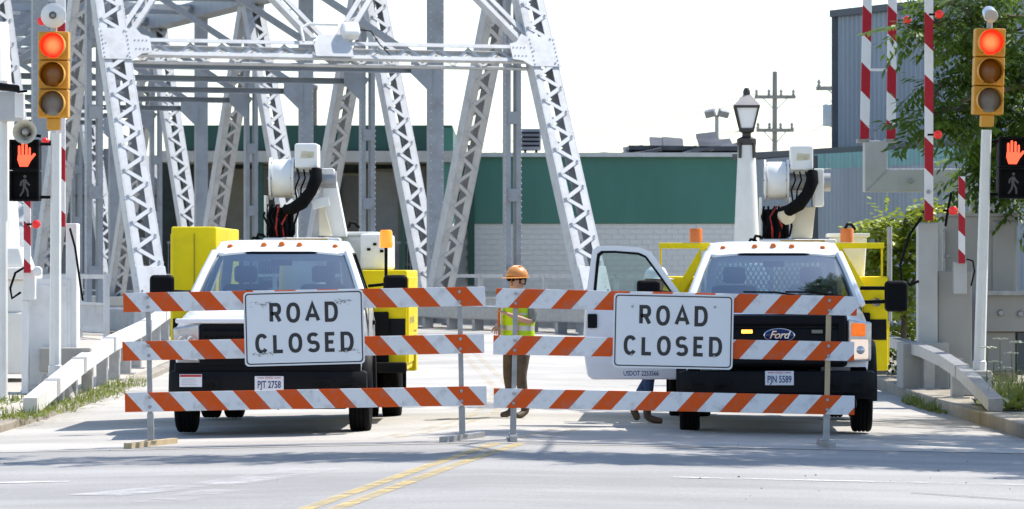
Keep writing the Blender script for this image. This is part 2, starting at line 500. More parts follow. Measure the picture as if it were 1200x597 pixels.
def laced(name, p, q, wd, dp, e, pitch, near, mat=None, bw=.095, flange=.15):
    p, q = V(p), V(q); t = (q-p).normalized(); e = (e - t*e.dot(t)).normalized(); n = t.cross(e)
    if n.y > 0: n = -n
    b = MB()
    for s in (-1, 1):
        b.bar(p+e*s*(wd/2-.012), q+e*s*(wd/2-.012), e, .024, dp)
        for f in (-1, 1):
            b.bar(p+e*s*(wd/2-flange/2-.026)+n*f*(dp/2-.012), q+e*s*(wd/2-flange/2-.026)+n*f*(dp/2-.012), e, flange-.004, .022)
    o = b.build(name, mat or steel_w, bridge, world=True)
    L = (q-p).length; m = max(2, int(L/pitch)); st = L/m
    iw = wd/2-flange*.55
    for f in (1, -1):
        for i in range(m):
            s = 1 if (i % 2) == 0 else -1
            a = p+t*(i*st)+e*s*iw+n*f*(dp/2+.008+.012*(i % 2)); c = p+t*((i+1)*st)-e*s*iw+n*f*(dp/2+.008+.012*(i % 2))
            bars.append((a, c, bw, n, o, f))
            if near and f == 1: riv(c+n*.016, n, .03)
    if near:
        for s in (-1, 1):
            for i in range(int(L/.33)):
                riv(p+t*(i*.33+.1)+e*s*(wd/2)+n*(dp/2-.06), e*s, .026)
    return o
for side in (0, 1):
    nr = True
    for k in range(NK-1):
        a = node(side, k, ZB if k % 2 == 0 else ZT); c = node(side, k+1, ZT if k % 2 == 0 else ZB)
        laced('end_post' if k == 0 else 'diagonal', a, c, .64 if k == 0 else .58, .44, E, .36 if k else .345, k < 3, flange=.16)
    for k in range(1, NK):
        a, c = node(side, k, ZB), node(side, k, ZT)
        b = MB()
        if k % 2:      # hip vertical: two channels tied by batten plates
            for s in (-1, 1):
                b.bar(a+E*s*.13, c+E*s*.13, E, .12, .26)
            for i in range(5):
                z0 = ZB+.9+i*1.85
                b.bar(node(side,k,z0)-D*.02, node(side,k,z0+.3)-D*.02, E, .30, .29)
            if k < 4:
                for i in range(60):
                    for s in (-1, 1): riv(node(side,k,ZB+.1+i*.14)+E*s*.19-D*.10, E*s, .026)
        else:          # rolled column
            b.bar(a-D*.11, c-D*.11, E, .38, .03); b.bar(a+D*.11, c+D*.11, E, .38, .03); b.bar(a, c, E, .03, .20)
            b.bar(a+E*.178, c+E*.178, E, .02, .199); b.bar(a-E*.178, c-E*.178, E, .02, .199)
            if k < 5:
                for i in range(40):
                    for s in (-1, 1): riv(node(side,k,ZB+.1+i*.21)+E*s*.15-D*.125, -D, .022)
        b.build('vertical', steel, bridge, world=True)
    b = MB(); b.bar(node(side,-.15,ZB), node(side,NK,ZB), E, .44, .46); b.build('bottom_chord', steel, bridge, world=True)
    b = MB(); b.bar(node(side,.9,ZT), node(side,NK,ZT), E, .66, .5); b.build('top_chord', steel, bridge, world=True)
    # shoe plates and pedestal at the near end
    for k in (0, 2, 4):
        b = MB()
        for s in (-1, 1):
            b.prism([(-.6,-.3),(.6,-.3),(.5,.3),(.25,.6),(-.25,.6),(-.5,.3)], node(side,k,ZB)+E*s*.345, D, Z, E*.02)
        b.build('gusset_plate', steel_w, bridge, world=True)
    b = MB()
    t = (node(side,1,ZT)-node(side,0,ZB)).normalized(); n = t.cross(E); n = -n if n.y > 0 else n
    b.bar(node(side,0,ZB)-t*.1+n*.26, node(side,0,ZB)+t*1.25+n*.26, E, .66, .03)
    b.bar(node(side,0,.28), node(side,0,ZB-.12), E, .7, .8)
    b.build('pedestal', steel_w, bridge, world=True, bev=.03)
    for kk, pos in ((1, .48), (3, .48)):
        for s2 in (-1, 1):
            for i in range(6): riv(node(side,0,ZB)-t*.05+t*.13*i+n*.28+E*s2*.26, n, .026)
# portal frame in the plane of the end posts
fz = (6.73-ZB)/(ZT-ZB)
PL = node(1,0,ZB).lerp(node(1,1,ZT), fz); PR = node(0,0,ZB).lerp(node(0,1,ZT), fz)
t = (node(0,1,ZT)-node(0,0,ZB)).normalized(); nP = t.cross(E); nP = -nP if nP.y > 0 else nP
b = MB()
for s in (-1, 1):
    for f in (-1, 1):
        b.bar(PL+E*.3+t*s*.19+nP*f*.17, PR-E*.3+t*s*.19+nP*f*.17, t, .10, .02)
        b.bar(PL+E*.3+t*s*.232+nP*f*.13, PR-E*.3+t*s*.232+nP*f*.13, t, .016, .10)
po = b.build('portal_strut', steel_w, bridge, world=True)
m = 26; LL = (PR-PL).length-.6
for f in (1, -1):
    for i in range(m):
        s = 1 if i % 2 == 0 else -1
        bars.append((PL+E*(.3+LL*i/m)+t*s*.17+nP*(f*.10-.03+.012*(i % 2)), PL+E*(.3+LL*(i+1)/m)-t*s*.17+nP*(f*.10-.03+.012*(i % 2)), .06, nP, po, f))
TL, TR = node(1,1,ZT), node(0,1,ZT)
MID = PL.lerp(PR, .5)
for a, c in ((PL, TL.lerp(TR,.25)), (MID, TL.lerp(TR,.25)), (MID, TL.lerp(TR,.75)), (PR, TL.lerp(TR,.75))):
    dd = (c-a).normalized(); a = a+dd*.5
    u = nP.cross(dd).normalized()
    b = MB()
    b.bar(a+u*.10+nP*.1, c+u*.10+nP*.1, u, .11, .02); b.bar(a-u*.10+nP*.1, c-u*.10+nP*.1, u, .11, .02)
    b.bar(a+u*.15, c+u*.15, u, .018, .2); b.bar(a-u*.15, c-u*.15, u, .018, .2)
    o = b.build('portal_brace', steel_w, bridge, world=True)
    L = (c-a).length; q = int(L/.34)
    for i in range(q):
        s = 1 if i % 2 == 0 else -1
        bars.append((a+dd*(L*i/q)+u*s*.1-nP*.1, a+dd*(L*(i+1)/q)-u*s*.1-nP*.1, .05, nP, o, -1))
b = MB(); b.bar(TL, TR, E, .5, .5); b.build('portal_top_strut', steel, bridge, world=True)
for pc, s in ((PL, 1), (PR, -1)):
    b = MB()
    b.prism([(-.36*s,-.42),(.36*s,-.42),(.56*s,-.26),(.80*s,-.22),(.80*s,.22),(.62*s,.28),(.46*s,.52),(.36*s,.44),(-.36*s,.44)], pc+nP*.235, E, t, nP*.02)
    b.build('gusset_plate', steel_w, bridge, world=True)
    for i in range(7):
        for x in (-.3, .28): riv(pc+nP*.257+E*x*s+t*(-.36+i*.12), nP, .022)
    for i in range(4):
        for zz in (-.12, .12): riv(pc+nP*.257+E*s*(.45+i*.09)+t*zz, nP, .022)
b = MB()
b.prism([(-.45,-.22),(.45,-.22),(.45,.1),(.30,.4),(-.30,.4),(-.45,.1)], MID+nP*.21, E, t, nP*.02)
b.build('gusset_plate', steel_w, bridge, world=True)
# sway frames further in
for k in range(2, NK):
    a, c = node(1,k,ZS), node(0,k,ZS)
    b = MB()
    b.bar(a+E*.1+Z*.07, c-E*.1+Z*.07, E.cross(Z), .30, .02); b.bar(a+E*.1-Z*.07, c-E*.1-Z*.07, E.cross(Z), .30, .02); b.bar(a+E*.1, c-E*.1, E.cross(Z), .02, .12)
    b.build('sway_strut', steel, bridge, world=True)
    md = (node(1,k,ZT)+node(0,k,ZT))/2
    for q in (a, c):
        b = MB(); b.bar(q, md, E.cross(Z), .16, .16); b.build('sway_brace', steel, bridge, world=True)
    for q, s in ((a, 1), (c, -1)):
        b = MB(); b.prism([(.15*s,-.55),(.22*s,-.55),(.7*s,-.1),(.7*s,.3),(.15*s,.3)], q-D*.17, E, Z, -D*.02)
        b.build('sway_gusset', steel, bridge, world=True)
    if k > 1:
        b = MB(); b.bar(node(1,k,ZT), node(0,k,ZT), E.cross(Z), .3, .3); b.build('top_lateral', steel, bridge, world=True)
        for (s1, s2) in ((0,1),(1,0)):
            b = MB(); b.bar(node(s1,k-1,ZT), node(s2,k,ZT), E.cross(Z), .16, .16); b.build('top_lateral', steel, bridge, world=True)
# floor beams, guardrail inside each truss and pedestrian railing outside
for side in (0, 1):
    s = -1 if side == 0 else 1
    gr = MB()
    gr.bar(node(side,-.25,.74)+E*s*.7, node(side,NK,.74)+E*s*.7, Z, .32, .16)
    gr.build('deck_guardrail', galv, bridge, world=True, bev=.03)
    for i in range(16):
        q = node(side, -.2+i*.33, .28)+E*s*.62
        pb = MB(); pb.bar(q, q+Z*.5, E, .22, .22); pb.build('guardrail_post', galv, bridge, world=True)
    ro = -s
    rb = MB()
    for z, hh in ((1.62,.09), (1.05,.05), (.5,.07)):
        rb.bar(node(side,-.6,z)+E*ro*1.9, node(side,NK-2,z)+E*ro*1.9, Z, hh, .07)
    rb.build('footway_rail', steel_w, bridge, world=True)
    bl = MB()
    for i in range(430):
        q = node(side, -.58+i*.0205, .5)+E*ro*1.9
        bl.bar(q, q+Z*.55, E, .03, .03)
    tag(bl.build('balusters', steel_w, bridge, world=True), kind='stuff')
    for i in range(20):
        q = node(side, -.6+i*.42, .2)+E*ro*1.9
        pb = MB(); pb.bar(q, q+Z*1.48, E, .11, .11); pb.build('rail_post', steel_w, bridge, world=True)
    fw = MB(); fw.bar(node(side,-.7,.22)+E*ro*1.25, node(side,NK-2,.22)+E*ro*1.25, E, 1.5, .2); fw.build('footway', conc, bridge, world=True)
# lacing: the 300 that show largest are separate, the rest one part
def seen(bq):
    a, c, wd, n, o, f = bq
    m_ = (a+c)/2
    inside = abs(m_.x/m_.y*F) < 605 and -20 < 320-(m_.z-H)/m_.y*F < 345
    return ((0 if inside and f == 1 else 1 if inside else 2), m_.y)
bars.sort(key=seen)
ub = MB(); ub.bb(-.5,.5,-.5,.5,-.5,.5)
ume = ub.mesh('lacing_bar', steel_w)
rest = MB()
for i, (a, c, wd, n, o, f) in enumerate(bars):
    tt = (c-a).normalized(); u = n.cross(tt).normalized(); n2 = tt.cross(u)
    if i < 300:
        lo = bpy.data.objects.new('lacing_bar', ume); col.objects.link(lo)
        mt = Matrix(((tt.x, u.x, n2.x), (tt.y, u.y, n2.y), (tt.z, u.z, n2.z))).to_4x4()
        lo.parent = o
        mm = Matrix.Translation((a+c)/2) @ mt @ Matrix.Diagonal((((c-a).length+.05), wd, .012, 1))
        lo.matrix_basis = mm
    else:
        rest.bar(a-tt*.02, c+tt*.02, u, wd, .012)
tag(rest.build('lacing', steel_w, bridge, world=True), kind='stuff')
tag(rivets.build('rivets', steel_w, bridge, world=True), kind='stuff')
# traffic camera on the portal
tcam = thing('camera_housing', 'white camera housing with conduit on the middle of the portal strut', 'camera', tuple(MID+t*.3+nP*.25))
b = MB(); b.bar(MID+nP*.3+E*.45+t*.28, MID+nP*.3+E*.45+t*.62, E, .42, .3); b.build('housing', white_p, tcam, world=True, bev=.06)
b = MB(); b.bar(MID+nP*.3+E*.45+t*.62, MID+nP*.3+E*.45+t*.70, E, .2, .16); b.build('cap', galv, tcam, world=True)
b = MB(); b.tube([MID+nP*.27-E*.7+t*.15, MID+nP*.27-E*.7+t*.55, MID+nP*.27-E*.5+t*.66, MID+nP*.27+E*.2+t*.66], .035, 8); b.build('conduit', white_p, tcam, world=True, smooth=True)
b = MB(); b.tube([MID+nP*.3+E*.68+t*.5, MID+nP*.32+E*.95+t*.45, MID+nP*.3+E*1.1+t*.1, MID+nP*.28+E*1.3-t*.18], .015, 6); b.build('cable', dark, tcam, world=True, smooth=True)
# ================================================================ BUILDINGS AND POLES BEHIND
green = M('green_metal_siding', (.055,.19,.145), .5, var=.12, scale=.5, grime=.4, gcol=(.03,.12,.09), gscale=.4, stretch=(1,1,.3))
green_d = M('dark_green_fascia', (.012,.070,.052), .5, var=.15, scale=1)
blockw = M('painted_block', (.74,.73,.70), .8, var=.06, scale=.8, grime=.4, gcol=(.62,.60,.55), gscale=.5)
mort = M('block_joint', (.68,.67,.64), .9)
tanp = M('tan_panel', (.20,.19,.15), .7)
roofd = M('dark_roof', (.06,.06,.065), .8, var=.25)
win_dark = M('dark_window', (.03,.035,.035), .12, var=.3, spec=.8)
YB = 150.0
def bx(b, x0, x1, y0, y1, Y, Y2):      # box from photo-pixel rectangle on plane Y, back to Y2
    a, c = P(x0, y0, Y), P(x1, y1, Y)
    return b.bb(min(a.x,c.x), max(a.x,c.x), Y, Y2, min(a.z,c.z), max(a.z,c.z))
warehouse = thing('warehouse', 'long green metal warehouse with white painted block lower wall', 'building', tuple(P(700, 375, YB)))
b = MB(); bx(b, 530, 905, 183, 262, YB, YB+30); b.build('wall', green, warehouse, world=True)
b = MB(); bx(b, 530, 905, 262.3, 385, YB+.12, YB+30); b.build('lower_wall', mort, warehouse, world=True)
b = MB(); bx(b, 528, 907, 179, 184, YB-.25, YB+30); b.build('roof_edge', M('roof_trim', (.55,.56,.55), .5), warehouse, world=True)
bm0 = MB(); bm0.bb(-.452,.452,.06,.2,-.0965,.0965); bme = bm0.mesh('concrete_block', blockw)
x0 = P(548, 262, YB).x; zt = P(548, 262, YB).z
for r in range(13):
    for c in range(23 if r else 23):
        xx = x0 + (c+.5)*.46 + (.23 if r % 2 else 0)
        o = bpy.data.objects.new('concrete_block', bme); col.objects.link(o)
        o.parent = warehouse; o.matrix_parent_inverse = Matrix.Translation(-V(warehouse['wloc']))
        o.location = (xx, YB+rnd.uniform(0, .012), zt-.11-r*.2); o.scale = (.5, 1, 1)
# siding seams on the green wall
b = MB(); bx(b, 548, 556, 170, 335, YB-.5, YB-.2); b.build('downpipe', green_d, warehouse, world=True)
b = MB()
for i in range(9):
    xa = 735+i*15; hgt = rnd.uniform(2, 6)
    a = P(xa, 179, YB+3); c = P(xa+22, 179-hgt, YB+5)
    b.box(((a.x+c.x)/2, YB+5, (a.z+c.z)/2), (c.x-a.x, 6, .12), (rnd.uniform(-.3,.3), rnd.uniform(-.35,.1), 0))
b.box(P(800, 178, YB+8), (4.6, 9, .18), (0,.01,0))
b.build('roof_tarpaulin', M('tarpaulin', (.05,.052,.06), .6, var=.6, scale=1.5), warehouse, world=True)
acu = thing('rooftop_unit', 'dark grey air conditioning unit on the green warehouse roof', 'air conditioner', tuple(P(620, 178, YB+2)))
b = MB(); bx(b, 610, 634, 151, 176, YB+2, YB+3.2); b.build('cabinet', M('unit_grey', (.22,.23,.27), .5), acu, world=True, bev=.03)
b = MB()
for i in range(4): bx(b, 612, 632, 155+i*5, 157+i*5, YB+1.93, YB+2.01)
b.build('louvre', dark, acu, world=True)
b = MB(); bx(b, 614, 617, 176, 180, YB+2, YB+2.3); bx(b, 627, 630, 176, 180, YB+2, YB+2.3); b.build('stand', dark, acu, world=True)

YC = 142.0
porch = thing('porch_building', 'dark green building with pale beam, porch railing and dark windows behind the bridge', 'building', tuple(P(370, 380, YC)))
b = MB(); bx(b, 196, 530, 147, 176, YC, YC+14); b.build('fascia', green_d, porch, world=True)
b = MB(); bx(b, 190, 533, 177, 190, YC-.35, YC+3); b.build('beam', M('pale_beam', (.45,.44,.40), .7, grime=.5), porch, world=True)
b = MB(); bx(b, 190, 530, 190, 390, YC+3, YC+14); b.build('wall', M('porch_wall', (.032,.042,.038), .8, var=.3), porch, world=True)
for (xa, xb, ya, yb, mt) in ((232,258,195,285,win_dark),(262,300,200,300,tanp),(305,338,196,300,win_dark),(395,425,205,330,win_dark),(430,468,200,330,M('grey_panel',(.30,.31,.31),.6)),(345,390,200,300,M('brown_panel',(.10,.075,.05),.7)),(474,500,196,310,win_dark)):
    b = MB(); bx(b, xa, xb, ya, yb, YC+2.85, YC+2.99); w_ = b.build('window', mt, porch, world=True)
    b = MB(); a, c = P(xa, ya, YC+2.8), P(xb, yb, YC+2.8); wd_, ht_ = c.x-a.x, a.z-c.z
    b.ring([(-.06,-.06),(wd_+.06,-.06),(wd_+.06,ht_+.06),(-.06,ht_+.06)], [(.05,.05),(wd_-.05,.05),(wd_-.05,ht_-.05),(.05,ht_-.05)], (a.x, YC+2.78, c.z), (1,0,0), (0,0,1), (0,.1,0))
    b.build('frame', tanp, w_, world=False)
    w_.children[0].matrix_parent_inverse = Matrix.Identity(4)
for xa in (208, 303, 388, 470):
    b = MB(); bx(b, xa, xa+5, 190, 345, YC-.1, YC+.2); b.build('post', green_d, porch, world=True)
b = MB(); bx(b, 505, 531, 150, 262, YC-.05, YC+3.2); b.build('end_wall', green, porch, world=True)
b = MB(); bx(b, 505, 531, 262, 390, YC-.04, YC+3.2); b.build('end_wall', blockw, porch, world=True)
b = MB(); bx(b, 196, 504, 283, 286, YC+.05, YC+.13); bx(b, 196, 504, 326, 329, YC+.05, YC+.13)
b.build('railing', M('rail_grey', (.25,.26,.27), .5), porch, world=True)
b = MB()
for i in range(88): bx(b, 197+i*3.5, 197.8+i*3.5, 286, 326, YC+.07, YC+.11)
tag(b.build('balusters', M('rail_grey'), porch, world=True), kind='stuff')
b = MB(); bx(b, 190, 533, 338, 400, YC-.2, YC+3); b.build('porch_floor', conc, porch, world=True)
chim = thing('brick_chimney', 'tan brick chimney with a rounded cap above the porch building', 'chimney', tuple(P(364, 150, 160)))
b = MB(); bx(b, 357, 371, 104, 150, 160, 160.6); b.build('stack', M('tan_brick', (.33,.27,.20), .9, var=.35, scale=6), chim, world=True)
b = MB(); bx(b, 356, 372, 100, 104, 159.95, 160.65); b.build('cap', conc, chim, world=True)
b = MB(); q = P(364, 100, 160.3); b.cyl(q, q+Z*.35, .22, .1, 10); b.build('pot', conc, chim, world=True)

pale = M('pale_siding', (.22,.23,.25), .7, var=.05, grime=.2)
hs = thing('pale_house', 'pale grey sided house seen through the trusses beside the white pillar', 'house', tuple(P(90, 395, 172)))
b = MB(); bx(b, -80, 196, 228, 400, 172, 184); b.build('wall', pale, hs, world=True)
for i in range(28):
    b = MB(); bx(b, -80, 196, 231+i*6, 232.2+i*6, 171.94, 172.02); b.build('clapboard', pale, hs, world=True)
for xa, ya in ((122,245),(160,245),(60,250),(122,300),(160,300),(10,250)):
    b = MB(); bx(b, xa, xa+20, ya, ya+34, 171.85, 171.95); w_ = b.build('window', win_dark, hs, world=True)
    b = MB(); bx(b, xa-2, xa+22, ya+34, ya+37, 171.7, 171.93); b.build('sill', white_p, hs, world=True)
b = MB(); a, c = P(-86, 228, 171.5), P(202, 228, 171.5)
b.prism([(a.x,0),(c.x,0),(c.x-2,2.0),(a.x+2,2.0)], (0,171.5,a.z), (1,0,0), (0,0,1), (0,13,0)); b.build('roof', M('grey_shingle', (.20,.20,.21), .9, var=.3, scale=4), hs, world=True)

# ---- blue corrugated building
bluec = M('blue_corrugated', (.30,.345,.39), .45, metal=.1, var=.12, scale=1.0, grime=.4, gcol=(.20,.24,.28), gscale=.8, stretch=(1,1,.15))
teal = M('teal_weathered', (.22,.42,.42), .55, var=.15, grime=.4, gcol=(.28,.34,.36), stretch=(1,1,.2))
def corr(b, p, q, z0, z1, pitch=.2, dep=.05):
    p, q = V((*p, 0)), V((*q, 0)); L = (q-p).length; t_ = (q-p)/L; n_ = V((t_.y, -t_.x, 0))
    if n_.y > 0: n_ = -n_
    k = int(L/pitch*4); vs = []
    for i in range(k+1):
        off = dep if (i % 4) in (0, 1) else 0
        c = p+t_*(L*i/k)+n_*off
        vs += [(c.x, c.y, z0), (c.x, c.y, z1)]
    return b.add(vs, [(2*i, 2*i+2, 2*i+3, 2*i+1) for i in range(k)])
shed = thing('corrugated_shed', 'blue corrugated metal industrial building behind the raised gates', 'building', (12, 92, .1))
PA, PB_ = (P(868,0,106).x, 106.0), (P(1215,0,87.5).x, 87.5)
SJ = lambda f: (PA[0]+(PB_[0]-PA[0])*f, PA[1]+(PB_[1]-PA[1])*f)
b = MB(); corr(b, PA, SJ(.285), -.5, 4.72); b.build('wall', bluec, shed, world=True)
b = MB(); corr(b, SJ(.292), (PB_[0]+3, PB_[1]-1.5), -.5, 4.35); b.build('wall', bluec, shed, world=True)
b = MB(); corr(b, SJ(.292), (PB_[0]+3, PB_[1]-1.5), 4.355, 4.74, dep=.055); b.build('upper_band', teal, shed, world=True)
b = MB(); q = SJ(.289); b.box((q[0], q[1]-.06, 2.1), (.2, .2, 5.2)); b.build('corner_post', M('dark_trim', (.09,.10,.11), .6), shed, world=True)
b = MB(); b.bar((*PA, 4.83), (PB_[0]+3, PB_[1]-1.5, 4.83), Z, .16, .5); b.build('roof_edge', M('dark_trim'), shed, world=True)
b = MB(); b.add([(*PA,4.86),(PB_[0]+3,PB_[1]-1.5,4.86),(PB_[0]+4,PB_[1]+24,5.6),(PA[0]+1,PA[1]+22,5.6)], [(0,1,2,3)]); b.build('roof', M('shed_roof', (.2,.2,.21), .7), shed, world=True)
tall = thing('corrugated_tower', 'taller blue corrugated block rising above the low shed roof', 'building', (16, 112, .1))
TA = (P(979,0,114).x, 114.0); TB = (P(1240,0,104).x, 104.0)
b = MB(); corr(b, TA, TB, 0, 9.15, .24, .06); b.build('wall', bluec, tall, world=True)
b = MB(); corr(b, TA, (TA[0]+3, TA[1]+16), 0, 9.15, .24, .06); b.build('wall', bluec, tall, world=True)
b = MB(); b.bar((*TA, 9.22), (*TB, 9.22), Z, .2, .4); b.build('roof_edge', M('dark_trim'), tall, world=True)
b = MB(); b.box((TA[0], TA[1]-.05, 4.6), (.22,.22,9.2)); b.build('corner_post', M('dark_trim'), tall, world=True)
b = MB(); q = V((*TA,0)).lerp(V((*TB,0)), .42); b.bar(q+V((0,-.12,3.2)), q+V((.9,-.45,3.2)), Z, 5.4, .06); b.build('translucent_panel', teal, tall, world=True)

# ---- lamp posts, utility poles
def lamp_post(label, base, s, lamp=True):
    t_ = thing('lamp_post', label, 'lamp post', base)
    st = M('stucco_white', (.80,.77,.70), .7, var=.05, scale=2, grime=.3, gcol=(.55,.50,.42), gscale=1.5)
    b = MB()
    def sq(w0, w1, z0, z1): b.add([(-w0,-w0,z0),(w0,-w0,z0),(w0,w0,z0),(-w0,w0,z0),(-w1,-w1,z1),(w1,-w1,z1),(w1,w1,z1),(-w1,w1,z1)], [(3,2,1,0),(4,5,6,7),(0,1,5,4),(1,2,6,5),(2,3,7,6),(3,0,4,7)])
    sq(.62*s,.62*s,0,.75*s); sq(.56*s,.52*s,.75*s,1.15*s); sq(.58*s,.58*s,1.15*s,1.3*s); sq(.5*s,.42*s,1.3*s,1.55*s)
    b.build('plinth', st, t_, bev=.03)
    b = MB()
    b.lathe([(.38*s,1.5*s),(.34*s,2.2*s),(.23*s,4.3*s),(.22*s,4.32*s),(0,4.33*s)], n=10)
    b.build('shaft', st, t_, smooth=True)
    if not lamp: return t_
    ir = M('dark_iron', (.06,.055,.05), .55, metal=.5)
    b = MB(); b.lathe([(.24*s,4.20*s),(.26*s,4.22*s),(.26*s,4.34*s),(.12*s,4.40*s),(.12*s,4.47*s),(.20*s,4.50*s),(.20*s,4.55*s),(0,4.55*s)], n=12)
    for i in range(4):
        a = i*math.pi/2+.785; b.box((.25*s*math.cos(a), .25*s*math.sin(a), 4.08*s), (.08*s,.08*s,.34*s), (0,0,a))
    b.build('collar', ir, t_)
    lan = MB()
    w0, w1, z0, z1 = .17*s, .31*s, 4.55*s, 5.06*s
    for sx in (-1,1):
        for sy in (-1,1):
            lan.bar((sx*w0,sy*w0,z0),(sx*w1,sy*w1,z1),(1,0,0),.05*s,.05*s)
    for zz, ww in ((z0,w0),(z1,w1)):
        for sx in (-1,1):
            lan.bar((-ww,sx*ww,zz),(ww,sx*ww,zz),(0,1,0),.06*s,.06*s); lan.bar((sx*ww,-ww,zz),(sx*ww,ww,zz),(1,0,0),.06*s,.06*s)
    lo = lan.build('lantern_frame', ir, t_)
    b = MB(); b.add([(-w0*.96,-w0*.96,z0),(w0*.96,-w0*.96,z0),(w0*.96,w0*.96,z0),(-w0*.96,w0*.96,z0),(-w1*.96,-w1*.96,z1),(w1*.96,-w1*.96,z1),(w1*.96,w1*.96,z1),(-w1*.96,w1*.96,z1)], [(0,1,5,4),(1,2,6,5),(2,3,7,6),(3,0,4,7)])
    b.build('pane', M('frosted_pane', (.82,.83,.84), .3, var=.02), t_)
    b = MB(); b.add([(-w1*1.12,-w1*1.12,z1+.03*s),(w1*1.12,-w1*1.12,z1+.03*s),(w1*1.12,w1*1.12,z1+.03*s),(-w1*1.12,w1*1.12,z1+.03*s),(-.11*s,-.11*s,5.32*s),(.11*s,-.11*s,5.32*s),(.11*s,.11*s,5.32*s),(-.11*s,.11*s,5.32*s)], [(3,2,1,0),(4,5,6,7),(0,1,5,4),(1,2,6,5),(2,3,7,6),(3,0,4,7)])
    b.build('hood', M('lantern_hood', (.36,.33,.32), .5, metal=.3), t_)
    b = MB(); b.lathe([(.09*s,5.32*s),(.10*s,5.35*s),(.10*s,5.41*s),(.06*s,5.48*s),(0,5.49*s)], n=10); b.build('finial', ir, t_, smooth=True)
    return t_
lamp_post('white tapered lamp post with dark lantern behind the truck with the open door', (5.02, 84, .42), .955).scale = (.84,.84,1)
lp2 = lamp_post('white plastered pillar with stepped plinth at the left edge behind the signal', (-7.98, 60, .17), 1.24, lamp=False)

wood = M('weathered_pole', (.30,.28,.26), .9, var=.25, scale=6, stretch=(1,1,.1))
def util(name, label, px, ptop, Y, arms, r=.16):
    t_ = thing(name, label, 'utility pole', (P(px,0,Y).x, Y, -.6))
    ht = P(px, ptop, Y).z+.6
    b = MB(); b.cyl((0,0,0),(0,0,ht), r, r*.8, 10); b.build('pole', wood, t_, smooth=True)
    for (py, hw) in arms:
        z = P(px, py, Y).z+.6
        b = MB(); b.box((0,-r,z), (hw*2*Y/F, .14, .18)); o = b.build('crossarm', wood, t_)
        for i in range(4):
            x = (-.9+i*.6)*hw*Y/F
            b = MB(); b.lathe([(.05,0),(.1,.05),(.05,.12),(.1,.17),(.04,.3),(0,.3)], (x,-r,z+.09), n=8); b.build('insulator', M('insulator_grey', (.35,.33,.32), .3), o, smooth=True)
        for sx in (-1,1):
            b = MB(); b.bar((sx*hw*.6*Y/F,-r-.08,z-.06),(0,-r-.08,z-.7),(0,1,0),.05,.05); b.build('brace', galv, o)
    return t_
u1 = util('utility_pole', 'weathered wooden utility pole with two crossarms between lantern and blue building', 908, 84, 200, ((114,24),(153,22)))
u2 = util('utility_pole', 'utility pole with transformer half hidden by the taller blue block', 990, 70, 170, ((104,34),), .18)
b = MB(); q = P(972,137,170); b.lathe([(0,-.42),(.3,-.42),(.32,-.3),(.32,.42),(.27,.5),(0,.52)], (q.x-P(990,0,170).x, -.25, q.z+.6), n=14)
b.build('transformer', M('transformer_grey', (.42,.45,.47), .5), u2, smooth=True)
b = MB(); b.bar((q.x-P(990,0,170).x,-.25,q.z+.75),(0,0,q.z+.75),Z,.1,.1); b.bar((q.x-P(990,0,170).x,-.25,q.z+.2),(0,0,q.z+.2),Z,.1,.1); b.build('hanger', galv, u2)
fl = thing('floodlight_pole', 'thin steel pole with two floodlights above the green warehouse', 'floodlight', (P(840,0,190).x, 190, -.6))
zf = P(840,136,190).z+.6
b = MB(); b.cyl((0,0,0),(0,0,zf),.14,.1,10); b.build('pole', galv, fl, smooth=True)
for s in (-1,1):
    b = MB(); b.box((s*.32,-.05,zf+.12),(.5,.35,.34),(R(25),s*.2,s*.3)); b.build('floodlight', M('flood_grey', (.25,.26,.27), .5), fl, bev=.03)
b = MB(); b.bar((-.4,0,zf),(.4,0,zf),Z,.08,.08); b.build('bracket', galv, fl)
wires = []
for (x0_,y0_,Y0,x1_,y1_,Y1) in ((886,110,200,300,168,320),(930,110,200,992,100,170),(886,150,200,200,185,320),(930,150,200,992,108,170),(900,112,200,420,150,300),(884,148,200,560,172,300)):
    a, c = P(x0_,y0_,Y0), P(x1_,y1_,Y1); pts = []
    for i in range(13):
        f = i/12; q = a.lerp(c, f); q.z -= 4*f*(1-f)*(.8 if Y1 < 250 else 1.6); pts.append(q)
    wires.append(pts)
WL = ['left end of the upper crossarm', 'right end of the upper crossarm', 'left end of the lower crossarm', 'right end of the lower crossarm', 'middle of the upper crossarm', 'lower left pin']
for i, pts in enumerate(wires):
    b = MB(); b.tube(pts, .02, 5)
    o = b.build('overhead_wire', M('wire_grey', (.35,.36,.38), .5)); rebase(o, pts[0])
    tag(o, 'thin overhead power wire from the '+WL[i]+' of the wooden pole', 'wire', 'power wires on the utility pole')
